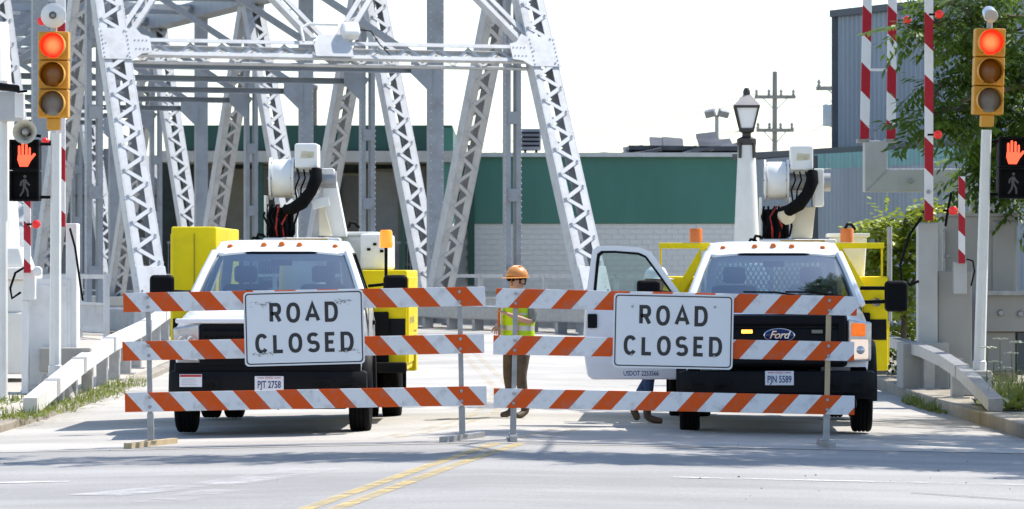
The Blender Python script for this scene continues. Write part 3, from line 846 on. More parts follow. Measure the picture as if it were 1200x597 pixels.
# ================================================================ GUARDRAILS
def guardrail(name, label, pts, posts, boost=0):
    base = (pts[0][0], pts[0][1], pts[0][2]-.1)
    t_ = thing(name, label, 'guardrail', base)
    b = MB(); vs = []
    hw, hh = .085, (.10 if boost else .075)
    P3 = [V(p) for p in pts]
    secs = []
    for i, p in enumerate(P3):
        d = (P3[min(i+1, len(P3)-1)]-P3[max(i-1, 0)]).normalized(); sd = d.cross(Z).normalized(); up = sd.cross(d)
        secs.append([p+sd*a*hw+up*c*hh for a, c in ((-1,-1),(1,-1),(1,1),(-1,1),(-1,-1))])
    b.loft(secs)
    b.build('beam', galv if boost == 0 else M('weathered_beam', (.66,.65,.62), .5, metal=.1, var=.12, scale=5, grime=.4, gcol=(.4,.37,.32)), t_, world=True, bev=.015)
    for i in (range(1, len(P3)-1) if boost else (3,)):
        b = MB(); p = P3[i]; d = (P3[i+1]-P3[i-1]).normalized(); sd = d.cross(Z).normalized(); up = sd.cross(d)
        b.bar(p-d*.16, p+d*.16, sd, hw*2+.012, hh*2+.012)
        b.build('splice_plate', galv, t_, world=True)
    for f in posts:
        L = len(P3)-1; i = min(int(f), L-1); p = P3[i].lerp(P3[i+1], f-i)
        sgn = 1 if p.x > 0 else -1
        g0 = (RS(p.x, p.y) if p.x > 0 else LS(p.x, p.y))-.02
        b = MB(); b.bb(p.x-.05+sgn*.13, p.x+.1+sgn*.13, p.y-.11, p.y+.11, g0, p.z+.02)
        b.bb(p.x-.12+sgn*.13, p.x+.17+sgn*.13, p.y-.2, p.y+.2, g0, g0+.04)
        b.build('post', galv, t_, world=True)
    return t_
guardrail('guardrail', 'bright steel box-beam guardrail sloping down to the weeds beside the left sidewalk',
          [(-5.82,47.4,.09),(-5.86,50,.24),(-5.9,53.5,.44),(-5.95,58,.64),(-6.15,66,.80),(-6.6,74,.9),(-7.2,84,.95)],
          [1.0,1.5,2.0,2.5,3.0,3.3,3.6,3.9,4.4,5.0,5.6], 1)
guardrail('guardrail', 'grey box-beam guardrail curving down to the kerb beside the right signal pole',
          [(5.74,46.6,.13),(5.74,47.6,.23),(5.74,48.8,.34),(5.74,50.2,.45),(5.74,52,.54),(5.74,54.5,.61),(5.72,59.5,.67),(5.4,66,.76),(4.6,74,.86),(2.9,84.5,.95)],
          [2.4,4.0,5.2,5.7,6.3,6.8,7.4,8])

# ================================================================ TRAFFIC SIGNALS
sig_y = M('signal_yellow', (.62,.30,.025), .45, var=.08, scale=4, grime=.3, gcol=(.3,.16,.03))
sig_in = M('signal_visor_inside', (.03,.03,.03), .6)
red_on = M('lit_red_lens', (.7,.03,.02), .3, emit=(1,.05,.015), es=.85)
_t = red_on.node_tree; _N = _t.nodes
_tc = _N.new('ShaderNodeTexCoord'); _sp = _N.new('ShaderNodeVectorMath'); _sp.operation = 'MULTIPLY'; _sp.inputs[1].default_value = (1,0,1)
_ln = _N.new('ShaderNodeVectorMath'); _ln.operation = 'LENGTH'; _rp = _N.new('ShaderNodeValToRGB')
_t.links.new(_tc.outputs['Object'], _sp.inputs[0]); _t.links.new(_sp.outputs[0], _ln.inputs[0])
_mm = _N.new('ShaderNodeMath'); _mm.operation = 'DIVIDE'; _mm.inputs[1].default_value = .165
_t.links.new(_ln.outputs['Value'], _mm.inputs[0]); _t.links.new(_mm.outputs[0], _rp.inputs[0])
_rp.color_ramp.elements[0].position = .25; _rp.color_ramp.elements[1].position = .85
_rp.color_ramp.elements[0].color = (1,.19,.05,1); _rp.color_ramp.elements[1].color = (.85,.018,.008,1)
_t.links.new(_rp.outputs[0], _N['Principled BSDF'].inputs['Emission Color'])
amb_off = M('unlit_amber_lens', (.26,.10,.012), .25, var=.1)
grn_off = M('unlit_green_lens', (.20,.19,.18), .25, var=.1)
pole_w = M('pole_paint', (.72,.72,.70), .4, var=.06, scale=3, grime=.35, gcol=(.45,.42,.37), gscale=2)
hand_on = M('lit_hand', (.7,.1,.03), .5, emit=(1,.09,.04), es=1.0)
man_off = M('unlit_man', (.10,.10,.095), .6)

def traffic_signal(label, X, Y, tilt, zb, head_z, hx, s):
    t_ = thing('traffic_signal', label, 'traffic light', (X, Y, zb), ry=tilt)
    b = MB(); b.add([(-.26,-.26,0),(.26,-.26,0),(.26,.26,0),(-.26,.26,0),(-.15,-.15,.34),(.15,-.15,.34),(.15,.15,.34),(-.15,.15,.34)], [(3,2,1,0),(4,5,6,7),(0,1,5,4),(1,2,6,5),(2,3,7,6),(3,0,4,7)])
    b.build('base', conc, t_, bev=.02)
    b = MB(); b.lathe([(.095,.34),(.095,.46),(.08,.47),(.07,head_z-.2),(.0,head_z-.2)], n=8); b.build('pole', pole_w, t_)
    b = MB(); b.bb(hx-.09,hx+.09,-.09,.09,head_z-.16,head_z+.005); b.build('mounting_bracket', sig_y, t_, bev=.02)
    sec = .39
    for i in range(3):
        z0 = head_z+i*sec
        b = MB(); b.bb(hx-.205,hx+.205,-.14,.12,z0+.004,z0+sec-.004)
        h_ = b.build('signal_section', sig_y, t_, bev=.02)
        cz = z0+sec/2
        b = MB()                                     # cut-away visor tube
        n = 20; vs, fs = [], []
        for k in range(n+1):
            a = R(-60)+R(300)*k/n
            for r_, yy in ((.176,-.14),(.176,-.36+.10*max(0,-math.sin(a))),(.168,-.36+.10*max(0,-math.sin(a))),(.168,-.14)):
                vs.append((hx+r_*math.cos(a), yy, cz+r_*math.sin(a)))
        for k in range(n):
            for q in range(3): fs.append((k*4+q, k*4+q+1, k*4+4+q+1, k*4+4+q))
        b.add(vs, fs); b.build('visor', sig_y, h_, smooth=True)
        b = MB(); b.lathe([(.166,-.141),(.160,-.15),(.12,-.172),(.06,-.184),(0,-.187)], (0,0,0), (0,1,0), n=24)
        b.build('lens', (grn_off, amb_off, red_on)[i], h_, smooth=True, loc=(hx,0,cz))
    b = MB(); b.lathe([(.04,head_z+3*sec),(.04,head_z+3*sec+.09),(0,head_z+3*sec+.09)], (hx,0,0), n=8); b.build('top_fitting', galv, t_)
    return t_
HEAD = .39*3
sL = traffic_signal('yellow traffic light showing red on a white pole beside the left cabinet', -6.17, 53, R(.25), LS(-6.2,53), P(0,139,53).z-LS(-6.2,53), -.03, 1)
sR = traffic_signal('yellow traffic light showing red on a leaning pole in front of the tree', 6.30, 53, R(1.7), RS(6.3,53), P(0,135,53).z-RS(6.3,53), .0, 1)
zt_ = P(0,139,53).z-LS(-6.2,53)+HEAD
b = MB(); b.lathe([(0,-.13),(.10,-.13),(.17,-.10),(.17,-.06),(.06,.0),(.06,.06),(0,.06)], (-.03,-.05,zt_+.21), (0,1,0), n=18); b.build('bell', pole_w, sL, smooth=True)
b = MB(); b.lathe([(.05,-.16),(.05,-.13),(0,-.165)], (-.03,-.05,zt_+.21), (0,1,0), n=12); b.build('bell_boss', galv, sL)
zt_ = P(0,135,53).z-RS(6.3,53)+HEAD
b = MB(); b.lathe([(0,-.14),(.09,-.14),(.10,-.1),(.095,.12),(.06,.15),(0,.15)], (0,0,zt_+.19), (0,1,.25), n=16); b.build('camera_body', M('chrome_grey', (.6,.6,.6), .25, metal=.8), sR, smooth=True)

def hand_mesh(b, o, s):     # raised hand symbol, s = height
    U, W = V((1,0,0)), V((0,0,1))
    b.prism([(-.22*s,-.5*s),(.12*s,-.5*s),(.24*s,-.28*s),(.26*s,0),(-.30*s,0),(-.32*s,-.2*s)], o, U, W, (0,-.004,0))
    for x, h, wd in ((-.24,.36,.10),(-.09,.46,.105),(.065,.42,.10),(.205,.28,.09)):
        b.prism([(x*s-wd*s/2,-.02*s),(x*s+wd*s/2,-.02*s),(x*s+wd*s/2,h*s),(x*s+wd*s*.25,(h+.04)*s),(x*s-wd*s*.25,(h+.04)*s),(x*s-wd*s/2,h*s)], V(o)+V((0,-.0005,0)), U, W, (0,-.004,0))
    b.prism([(.20*s,-.32*s),(.46*s,.0),(.44*s,.07*s),(.36*s,.07*s),(.22*s,-.12*s)], V(o)+V((0,-.001,0)), U, W, (0,-.004,0))
def man_mesh(b, o, s):
    U, W = V((1,0,0)), V((0,0,1))
    b.prism([(.07*math.cos(i*math.pi/5)*s, (.42+.075*math.sin(i*math.pi/5))*s) for i in range(10)], o, U, W, (0,-.004,0))
    for k, pts in enumerate(([(0,.30),(-.03,.0)], [(-.02,.02),(.12,-.22),(.14,-.48)], [(-.03,.02),(-.08,-.24),(-.22,-.46)], [(0,.28),(.12,.12),(.22,.02)], [(-.01,.28),(-.16,.18),(-.2,.0)])):
        b.ribbon([(x*s, y*s) for x, y in pts], (.15 if k == 0 else .085)*s, V(o)+V((0,-.0006*(k+1),0)), U, W, (0,-.004,0))
def ped_signal(label, c, wd, ht, tilt=0, arm=None):
    t_ = thing('pedestrian_signal', label, 'pedestrian signal', tuple(c-V((0,0,ht/2))), ry=tilt)
    for i in (0, 1):
        z0 = i*ht/2
        b = MB(); b.bb(-wd/2,wd/2,-.02,.2,z0+.004,z0+ht/2-.004); h_ = b.build('housing', dark, t_, bev=.015)
        b = MB(); q = wd/2
        b.ring([(-q,.004),(q,.004),(q,ht/2-.004),(-q,ht/2-.004)], [(-q+.03,.03),(q-.03,.03),(q-.03,ht/2-.03),(-q+.03,ht/2-.03)], (0,-.13,z0), (1,0,0), (0,0,1), (0,.112,0))
        b.build('visor', dark, h_)
        b = MB()
        if i: hand_mesh(b, (0,-.03,ht*.75), ht*.38)
        else: man_mesh(b, (0,-.03,ht*.25), ht*.36)
        b.build('hand_symbol' if i else 'walking_symbol', hand_on if i else man_off, h_)
    for zz in (.06, ht-.06):
        b = MB(); b.tube([(arm*.2,.05,zz),(arm*.75,.08,zz),(arm,.08,zz)], .022, 8); b.build('bracket', dark, t_)
    return t_
ped_signal('black pedestrian signal with lit orange hand beside the white pillar', P(29.5,200,53.2), .40, .84, 0, .38)
ped_signal('black pedestrian signal with lit orange hand under the tree at the right edge', P(1187,197,53.1), .42, .84, R(.8), -.36)

# ================================================================ GATES
gate_mat = stripe_mat('gate_stripes', (.42,.015,.03), (.80,.80,.80), 1, 1.0, .89, .2, .5, .12)
short_mat = stripe_mat('short_gate_stripes', (.42,.015,.03), (.80,.80,.80), 1, 1.0, .52, .1, .5, .12)
lamp_red = M('red_gate_lamp', (.55,.02,.02), .2, emit=(1,.03,.02), es=.15)
def arm(parent, px, ytop, ybot, Y, wpx, mat=None, lean=0):
    a = P(px, ybot, Y); wd = wpx*Y/F; ht = (ybot-ytop)*Y/F
    b = MB(); b.bb(-wd/2, wd/2, -.03, .03, 0, ht)
    o = b.build('gate_arm', mat or gate_mat, parent, bev=.004)
    o.matrix_parent_inverse = Matrix.Translation(-V(parent['wloc'])); o.location = a; o.rotation_euler = (0, lean, 0)
    return o
def glamp(parent, px, py, Y, r=.062, side=1):
    c = P(px, py, Y-.06)
    b = MB(); b.lathe([(0,-.07),(r*.6,-.06),(r,-.03),(r,.03),(r*.7,.06),(0,.06)], c, (0,1,0), n=16)
    o = b.build('warning_lamp', lamp_red, parent, world=True, smooth=True)
    b = MB(); b.bar(c+V((0,.03,0)), c+V((-side*.14,.05,0)), Z, .03, .02); b.build('lamp_bracket', dark, parent, world=True)
def pbox(parent, name, mat, x0, x1, y0, y1, Y, dep, bev=.015):
    b = MB(); bx(b, x0, x1, y0, y1, Y, Y+dep)
    return b.build(name, mat, parent, world=True, bev=bev)
def bolts(parent, pts, Y, r=.03):
    for (x, y) in pts:
        c = P(x, y, Y); b = MB(); b.lathe([(0,-.03),(r*.7,-.03),(r,-.01),(r,.01)], c, (0,1,0), n=8); b.build('bolt', galv, parent, world=True)
# left barrier gate
gl = thing('barrier_gate', 'white barrier gate cabinet with raised striped arm beside the left traffic light', 'barrier gate', (P(70,0,55).x, 55, LS(-6.4,55)))
zl = 320+(H-LS(-6.4,55))/55*F
pbox(gl, 'cabinet', M('grimy_white', (.80,.80,.80), .5, var=.08, scale=2, grime=.6, gcol=(.45,.46,.47), gscale=1.8), 30, 82, 327, zl-4, 55, .75)
pbox(gl, 'cabinet_base', conc, 24, 90, zl-5, zl+3, 54.9, .95)
pbox(gl, 'cabinet_door', M('grimy_white'), 34, 78, 334, zl-10, 54.97, .05)
pbox(gl, 'side_housing', white_p, 77, 90, 262, 420, 55.05, .4)
pbox(gl, 'foot_block', conc, 46, 106, 408, 436, 54.7, .25)
arm(gl, 71, -70, 266, 54.9, 11)
glamp(gl, 49, 25, 54.7, .06, -1); glamp(gl, 53, 166, 54.7, .055, -1)
b = MB(); b.tube([P(82,268,54.9),P(88,290,54.8),P(95,340,54.8),P(97,352,54.9)], .018, 6); b.build('cable', dark, gl, world=True, smooth=True)
gp = thing('pedestrian_gate', 'short striped arm with red lamp on a housing left of the cabinet', 'barrier gate', (P(32,0,54.6).x, 54.6, LS(-6.8,54.6)))
pbox(gp, 'arm_housing', white_p, 27, 41, 316, 352, 54.6, .25); pbox(gp, 'post', white_p, 25, 33, 352, zl, 54.65, .2)
arm(gp, 32, 208, 320, 54.5, 8, short_mat); glamp(gp, 42.5, 263, 54.45, .06, 1)
b = MB(); b.lathe([(0,-.06),(.06,-.05),(.07,0),(.05,.04),(0,.04)], P(44,318,54.5), (0,1,0), n=12); b.build('hinge_cap', white_p, gp, world=True, smooth=True)
b = MB(); b.tube([P(28,314,54.6),P(18,320,54.5),P(12,338,54.5),P(14,350,54.5),P(24,343,54.6)], .017, 6); b.build('cable', dark, gp, world=True, smooth=True)
# left camera mast at frame edge
cm = thing('camera_mast', 'white post with grey control box and dark camera at the left frame edge', 'camera', (P(8,0,52.4).x, 52.4, LS(-7,52.4)))
b = MB(); a = P(4,150,52.5); b.cyl(V((a.x,52.5,LS(-7,52.4))), V((a.x,52.5,P(0,95,52.5).z)), .06, .05, 10); b.build('post', pole_w, cm, world=True, smooth=True)
pbox(cm, 'control_box', M('box_grey', (.48,.49,.50), .5), -2, 24, 107, 142, 52.3, .25)
pbox(cm, 'conduit', white_p, 17, 28, 109, 138, 52.25, .12)
b = MB(); b.cyl(P(-6,101,52.2), P(20,104,51.9), .055, .05, 10); b.build('camera_body', dark, cm, world=True, smooth=True)
b = MB(); b.bar(P(20,108,52.2), P(32,107,52.2), Z, .03, .03); b.build('arm', dark, cm, world=True)
hn = thing('horn_speaker', 'round white horn speaker mounted above the left pedestrian signal', 'speaker', tuple(P(30,168,53.1)))
b = MB(); b.lathe([(.16,-.09),(.165,-.11),(.15,-.10),(.08,.02),(.06,.10),(0,.1)], P(30,155,53.1), (0,1,0), n=20)
hb = b.build('horn', M('ivory_plastic', (.66,.64,.56), .5), hn, world=True, smooth=True); hb.scale = (1,1,1)
b = MB(); b.lathe([(0,-.11),(.035,-.10),(.05,-.04),(.05,.02)], P(30,155,53.1), (0,1,0), n=12); b.build('driver', galv, hn, world=True, smooth=True)
b = MB(); b.bar(P(30,157,53.2), P(48,160,53.2), Z, .04, .04); b.build('bracket', dark, hn, world=True)

# right gates
zr = 320+(H-RS(6.3,56))/56*F
gr1 = thing('barrier_gate', 'raised striped arm on a tall aluminium box post behind the right guardrail', 'barrier gate', (P(1089,0,56).x, 56, RS(6,56)))
pbox(gr1, 'post', alu_l, 1076, 1099, 261, zr-3, 56, .3)
pbox(gr1, 'post_foot', conc, 1058, 1112, 402, zr+2, 55.7, .9)
arm(gr1, 1088.5, -70, 259, 55.9, 10)
glamp(gr1, 1100.5, 17, 55.7, .06, 1); glamp(gr1, 1099, 158, 55.7, .06, 1)
b = MB(); b.tube([P(1080,255,55.9),P(1066,275,55.8),P(1055,310,55.8),P(1056,328,55.8),P(1066,334,55.9),P(1076,330,56)], .02, 6); b.build('cable', dark, gr1, world=True, smooth=True)
bolts(gr1, [(1088,225)], 55.86)
gr2 = thing('pedestrian_gate', 'short striped arm on a small housing in front of the grey cabinets', 'barrier gate', (P(1127,0,55.5).x, 55.5, RS(6.2,55.5)))
pbox(gr2, 'cabinet', alu, 1099, 1139, 318, zr+3, 56.1, .6); pbox(gr2, 'arm_housing', alu_l, 1118, 1133, 307, 345, 55.6, .2)
arm(gr2, 1127, 207, 309, 55.5, 7.5, short_mat); glamp(gr2, 1117, 247, 55.4, .062, 1)
b = MB(); b.tube([P(1108,265,55.9),P(1111,245,55.8),P(1115,226,55.8)], .02, 6); b.build('whip_antenna', dark, gr2, world=True, smooth=True)
b = MB(); b.tube([P(1133,304,55.6),P(1140,306,55.5),P(1142,318,55.5),P(1138,335,55.6)], .012, 6); b.build('cable', dark, gr2, world=True, smooth=True)
gr3 = thing('barrier_gate', 'twin raised striped arms on an aluminium elbow frame above the bush', 'barrier gate', (P(1150,0,61).x, 61, RS(7,61)))
YG = 61
b = MB()
o_ = P(1013,165,YG); kx = YG/F
b.prism([(0,0),(27*kx,0),(27*kx,-33*kx),(170*kx,-33*kx),(170*kx,-60*kx),(0,-60*kx)], o_, (1,0,0), (0,0,1), (0,.3,0)); b.build('elbow_frame', alu_l, gr3, world=True, bev=.015)
pbox(gr3, 'stand', alu, 1138, 1166, 225.5, 420, YG+.03, .3)
b = MB(); b.bar(P(1015,224,YG-.012), P(1041,198,YG-.012), (0,1,0), .006, .012); b.build('weld_seam', galv, gr3, world=True)
bolts(gr3, [(1067,212),(1158,232),(1158,245),(1158,262),(1158,278)], YG-.01, .045)
arm(gr3, 1013, -70, 164, YG+.05, 10.5, None, R(1.2)); arm(gr3, 1044, -70, 164, YG+.05, 10.5, None, R(.6))
pbox(gr3, 'arm_plate', alu, 1005, 1019, 163, 167, YG, .3, .004); pbox(gr3, 'arm_plate', alu, 1038, 1052, 163, 167, YG, .3, .004)
pbox(gr3, 'cross_tie', white_p, 1017, 1042, 80.5, 83.5, YG+.04, .03, 0); glamp(gr3, 1063, 24, YG-.1, .066, 1)
pbox(gr3, 'guide_rod', galv, 1025.5, 1027.5, 150, 166, YG+.1, .03, 0)
cab = thing('control_cabinet', 'large grey aluminium control cabinet behind the right signal pole', 'cabinet', (P(1150,0,58).x, 58, RS(7,58)))
zc = 320+(H-RS(7,58))/58*F
pbox(cab, 'body', alu, 1106, 1192, 253, zc, 58, .9, .02); pbox(cab, 'lid', alu, 1104, 1194, 250, 254, 57.95, 1.0, .005)
pbox(cab, 'door', alu, 1163, 1190, 259, zc-8, 57.97, .06); pbox(cab, 'hinge_rail', galv, 1104, 1108, 270, 390, 57.9, .1)
bolts(cab, [(1111,300),(1111,330),(1111,360)], 57.88)
bm_ = thing('barrier_beam', 'weathered bolted steel barrier beam crossing low behind the right signal pole', 'barrier', (P(1200,0,57).x, 57, RS(7.5,57)))
pbox(bm_, 'beam', alu, 1148, 1260, 346, 389, 57, .3, .01); pbox(bm_, 'top_flange', galv, 1148, 1260, 341, 346.5, 56.9, .5, .004)
pbox(bm_, 'leg', M('dark_trim'), 1192, 1215, 389, 440, 57.1, .25); pbox(bm_, 'infill', alu, 1150, 1190, 389, 436, 57.12, .1); pbox(bm_, 'leg', galv, 1152, 1160, 436, 440, 57.1, .2)
bolts(bm_, [(1152,367),(1173,367),(1196,368)], 56.98, .05)

# ================================================================ BARRICADES AND SIGNS
org, wht = (.64,.080,.003), (.70,.70,.71)
st_l = stripe_mat('orange_stripes_falling', org, wht, 1, .88, .435, .118, .5, .55)
st_r = stripe_mat('orange_stripes_rising', org, wht, 1, -.88, .435, -.21, .47, .55)
tubem = M('galvanised_tube', (.34,.34,.34), .5, metal=.4, var=.2, scale=8, grime=.3, gcol=(.2,.16,.12))
tanw = M('tan_timber', (.46,.36,.22), .8, var=.2, scale=8, stretch=(1,1,.15))
def barricade(label, xl, xr, posts, tilt, smat, feet, ypix, pm):
    Y = 40.0; s = F/Y
    cx = (xl+xr)/2; X = (cx-600)/s; zg = gz(X, Y)
    t_ = thing('barricade', label, 'barricade', (X, Y, zg), ry=tilt)
    wd = (xr-xl)/s
    for k, yp in enumerate(ypix):
        z = H-(yp-YH)/s-zg
        j = (.012, -.006, .008)[k]
        b = MB(); b.bb(0, wd, -.012, .012, -.098, .098); o = b.build('board', smat, t_, bev=.004)
        o.location = (-wd/2+j, -.045, z); o.rotation_euler = (0, R((.15,-.1,.05)[k]), 0)
        for px in posts:
            for dz in (.05, -.05):
                b = MB(); b.lathe([(0,-.012),(.014,-.012),(.018,-.004),(.018,0)], ((px-cx)/s-(-wd/2+j), -.013, dz), (0,1,0), n=8); b.build('bolt', galv, o)
    for i, px in enumerate(posts):
        x = (px-cx)/s
        b = MB(); b.bb(x-.025,x+.025,-.028,.022,.05,1.50 if ypix[0] < 360 else 1.5); b.build('upright', pm[i], t_, bev=.004)
        b = MB(); b.bb(x-.032,x+.032,-.034,.03,.03,.34); b.build('socket', tubem, t_, bev=.004)
        f = MB(); f.box((0,0,.03),(.065,1.15,.06)); f.box((0,0,.062),(.10,.14,.004)); fo = f.build('foot', feet[i][1], t_, bev=.006); fo.location = (x+.0,0,0); fo.rotation_euler = (0,-tilt,R(feet[i][0]))
    return t_
barricade('striped barricade with three boards falling to the right, before the truck with the sticker', 147, 570.5, (177, 542), R(-1.15), st_l, ((-20, tanw),(-20, tubem)), (350.5, 407.5, 467.5), (tubem, tubem))
barricade('striped barricade with three boards rising to the right, before the truck with open door', 576.5, 999, (601, 968), R(1.15), st_r, ((1, tubem),(2, tubem)), (353.5, 408.5, 470.5), (tubem, tanw))
sheet = M('sign_sheeting', (.72,.73,.75), .3, var=.03, scale=3, grime=.12, gcol=(.45,.45,.46), gscale=4)
ink = M('sign_black', (.012,.012,.016), .4)
def ell(a0, a1, n, cx=.5, cy=.5, rx=.5, ry=.5, p=2.3):
    o = []
    for i in range(n+1):
        a = R(a0+(a1-a0)*i/n); c, s = math.cos(a), math.sin(a)
        o.append((cx+rx*math.copysign(abs(c)**(2/p), c), cy+ry*math.copysign(abs(s)**(2/p), s)))
    return o
GL = {'O': [(ell(0,345,23), True)], 'C': [(ell(38,322,20), False)], 'L': [([(0,1),(0,0),(1,0)], False)],
      'E': [([(1,1),(0,1),(0,0),(1,0)], False), ([(0,.5),(.85,.5)], False)],
      'R': [([(0,0),(0,1),(.6,1)]+ell(80,-80,8,.6,.735,.36,.265)+[(.6,.47),(0,.47)], False), ([(.52,.47),(1,0)], False)],
      'A': [([(0,0),(.5,1),(1,0)], False), ([(.17,.30),(.83,.30)], False)],
      'D': [([(0,1),(.45,1)]+ell(80,-80,12,.45,.5,.55,.5)+[(.45,0),(0,0)], True)],
      'S': [(ell(35,90,5,.5,.745,.47,.255)+ell(100,262,10,.5,.745,.47,.255)+ell(82,-80,10,.5,.255,.5,.255)+ell(-90,-150,6,.5,.255,.5,.255), False)]}
def sign(label, cx, cy, rot, scr):
    Y = 39.9; s = F/Y
    c = P(cx, cy, Y)
    t_ = thing('road_closed_sign', label, 'sign', tuple(c-V((0,0,.378))), ry=rot)
    w2, h2, r = .61, .378, .04
    def rr(w2, h2, r): return [(sx*(w2-r)+r*math.cos(R(a)), sy*(h2-r)+r*math.sin(R(a))) for sx, sy, a0 in ((1,1,0),(-1,1,90),(-1,-1,180),(1,-1,270)) for a in (a0,a0+30,a0+60,a0+90)]
    O = V((0,0,.378))
    b = MB(); b.prism(rr(w2,h2,r), O, (1,0,0), (0,0,1), (0,.006,0)); b.build('panel', sheet, t_)
    b = MB(); b.ring(rr(w2-.016,h2-.016,.036), rr(w2-.028,h2-.028,.028), O+V((0,-.002,0)), (1,0,0), (0,0,1), (0,.0035,0)); b.build('border', ink, t_)
    k = 689.0
    for row, y0, hgt, items in ((0,193,143,(('R',225,310),('O',343,440),('A',472,580),('D',612,705))), (1,405,140,(('C',120,212),('L',245,325),('O',353,450),('S',482,572),('E',608,688),('D',718,810)))):
        for (ch, xa, xb) in items:
            sw = .037
            x = (xa-465)/k; wd = (xb-xa)/k; h = hgt/k
            b = MB()
            for i, (pts, cl) in enumerate(GL[ch]):
                q = [(x+sw/2+px*(wd-sw), (302-y0)/k-h/2+sw/2+py*(h-sw)) for px, py in pts]
                b.ribbon(q, sw, O+V((0,-.0025-i*.0004,0)), (1,0,0), (0,0,1), (0,.004+i*.0004,0), cl)
            b.build('letter', ink, t_)
    for (xx, zz) in ((-.42,.245),(.42,.255),(-.42,-.245),(.42,-.245)):
        b = MB(); b.lathe([(0,-.008),(.010,-.008),(.013,-.002),(.013,.002)], O+V((xx,-.002,zz)), (0,1,0), n=10); b.build('bolt', galv, t_)
    if scr:
        b = MB()
        for (xx, zz) in ((-.43,.25),(.40,.26),(-.43,-.25),(.43,-.24)):
            for i in range(22):
                px, pz = xx+rnd.uniform(-.11,.11), zz+rnd.gauss(0,.012)
                b.ribbon([(px,pz),(px+rnd.uniform(-.02,.02),pz+rnd.uniform(-.012,.012)),(px+rnd.uniform(.0,.03),pz+rnd.uniform(-.015,.015))], rnd.uniform(.002,.005), O+V((0,-.0012,0)), (1,0,0), (0,0,1), (0,.001,0))
        tag(b.build('scuff_marks', M('scuff', (.20,.20,.21), .7), t_), kind='stuff')
    bk = MB()
    for z in (-.25, .25): bk.bb(-.5,.5,.008,.03,.378+z-.02,.378+z+.02)
    bk.build('mounting_rail', tubem, t_)
    return t_
sign('ROAD CLOSED sign with scuffed corners on the barricade before the truck with the sticker', 357.5, 384.5, R(-1.5), True)
sign('clean ROAD CLOSED sign on the barricade before the truck with the open door', 788, 388.5, R(1.2), False)
# ================================================================ TRUCKS
paint = M('white_truck_paint', (.80,.81,.83), .28, var=.02, coat=.5, grime=.10, gcol=(.55,.52,.47), gscale=2.5)
yellow = M('yellow_truck_paint', (.86,.66,.004), .45, var=.06, spec=.2, grime=.25, gcol=(.40,.30,.04), gscale=2.5)
trim = M('black_bumper_plastic', (.006,.0065,.008), .55, spec=.15, var=.25, scale=5, grime=.3, gcol=(.016,.015,.014), gscale=3)
chrome = M('chrome', (.75,.76,.78), .12, metal=1.0, var=.03)
clear = M('headlight_lens', (.62,.64,.66), .08, var=.25, scale=14, metal=.55)
amber = M('amber_lens', (.75,.17,.008), .3, var=.15, scale=12)
amber_on = M('amber_beacon', (.8,.25,.02), .25, emit=(1,.26,.02), es=.55)
strobe_on = M('lit_amber_strobe', (.9,.35,.03), .3, emit=(1,.36,.05), es=2)
head_on = M('lit_headlamp', (.9,.85,.75), .2, emit=(1,.66,.40), es=.30)
seatm = M('seat_cloth', (.06,.065,.075), .9)
dash_m = M('dashboard', (.007,.008,.009), .65, spec=.15)
glass = glass_mat('windscreen_glass', (.45,.56,.62), .008, 2.6, .13)
side_glass = glass_mat('side_glass', (.55,.68,.68), .006)
under = M('chassis_black', (.006,.006,.006), .8, var=.3, spec=.15)
fibre = M('fibreglass_white', (.80,.80,.77), .4, var=.03, grime=.35, gcol=(.5,.42,.28), gscale=3)
cream = M('cream_boom', (.66,.58,.42), .45, var=.06, grime=.3, gcol=(.4,.3,.18), gscale=3)
redh = M('red_hose', (.42,.03,.02), .5)
plate_m = M('plate_white', (.74,.76,.80), .4, var=.03)
plate_b = M('plate_blue', (.02,.05,.19), .4)
plate_r = M('plate_red', (.45,.03,.04), .4)
oval_b = M('oval_blue', (.008,.022,.11), .25)
rim_m = M('steel_rim', (.30,.30,.30), .5, metal=.4, grime=.5)

def rbox(b, x0, x1, y0, y1, z0, z1): return b.bb(x0, x1, y0, y1, z0, z1)

tyre_me = None
def wheel(parent, x, y, z, side, r=.41, wd=.225):
    b = MB()
    pr = [(r*.56,-wd*.42),(r*.72,-wd*.5),(r*.90,-wd*.5),(r*.97,-wd*.44),(r,-wd*.34),(r,-wd*.23),(r*.975,-wd*.22),(r*.975,-wd*.17),(r,-wd*.16),(r,-wd*.03),(r*.975,-wd*.02),(r*.975,wd*.02),(r,wd*.03),(r,wd*.16),(r*.975,wd*.17),(r*.975,wd*.22),(r,wd*.23),(r,wd*.34),(r*.97,wd*.44),(r*.90,wd*.5),(r*.72,wd*.5),(r*.56,wd*.42)]
    b.lathe(pr, (0,0,0), (1,0,0), n=36, closed=True)
    o = b.build('wheel', blackm, parent, smooth=True, loc=(x,y,z))
    b = MB(); s = side
    b.lathe([(r*.57,-wd*.4),(r*.57,wd*.4)], (0,0,0), (1,0,0), n=28)
    b.lathe([(r*.57,s*wd*.3),(r*.5,s*wd*.12),(r*.22,s*wd*.16),(r*.2,s*wd*.34),(0,s*wd*.36)], (0,0,0), (1,0,0), n=28)
    for i in range(8):
        a = i*math.pi/4; b.cyl((s*wd*.14, r*.32*math.cos(a), r*.32*math.sin(a)), (s*wd*.26, r*.32*math.cos(a), r*.32*math.sin(a)), .015, .015, 6)
    b.build('rim', rim_m, o, smooth=True)
    return o

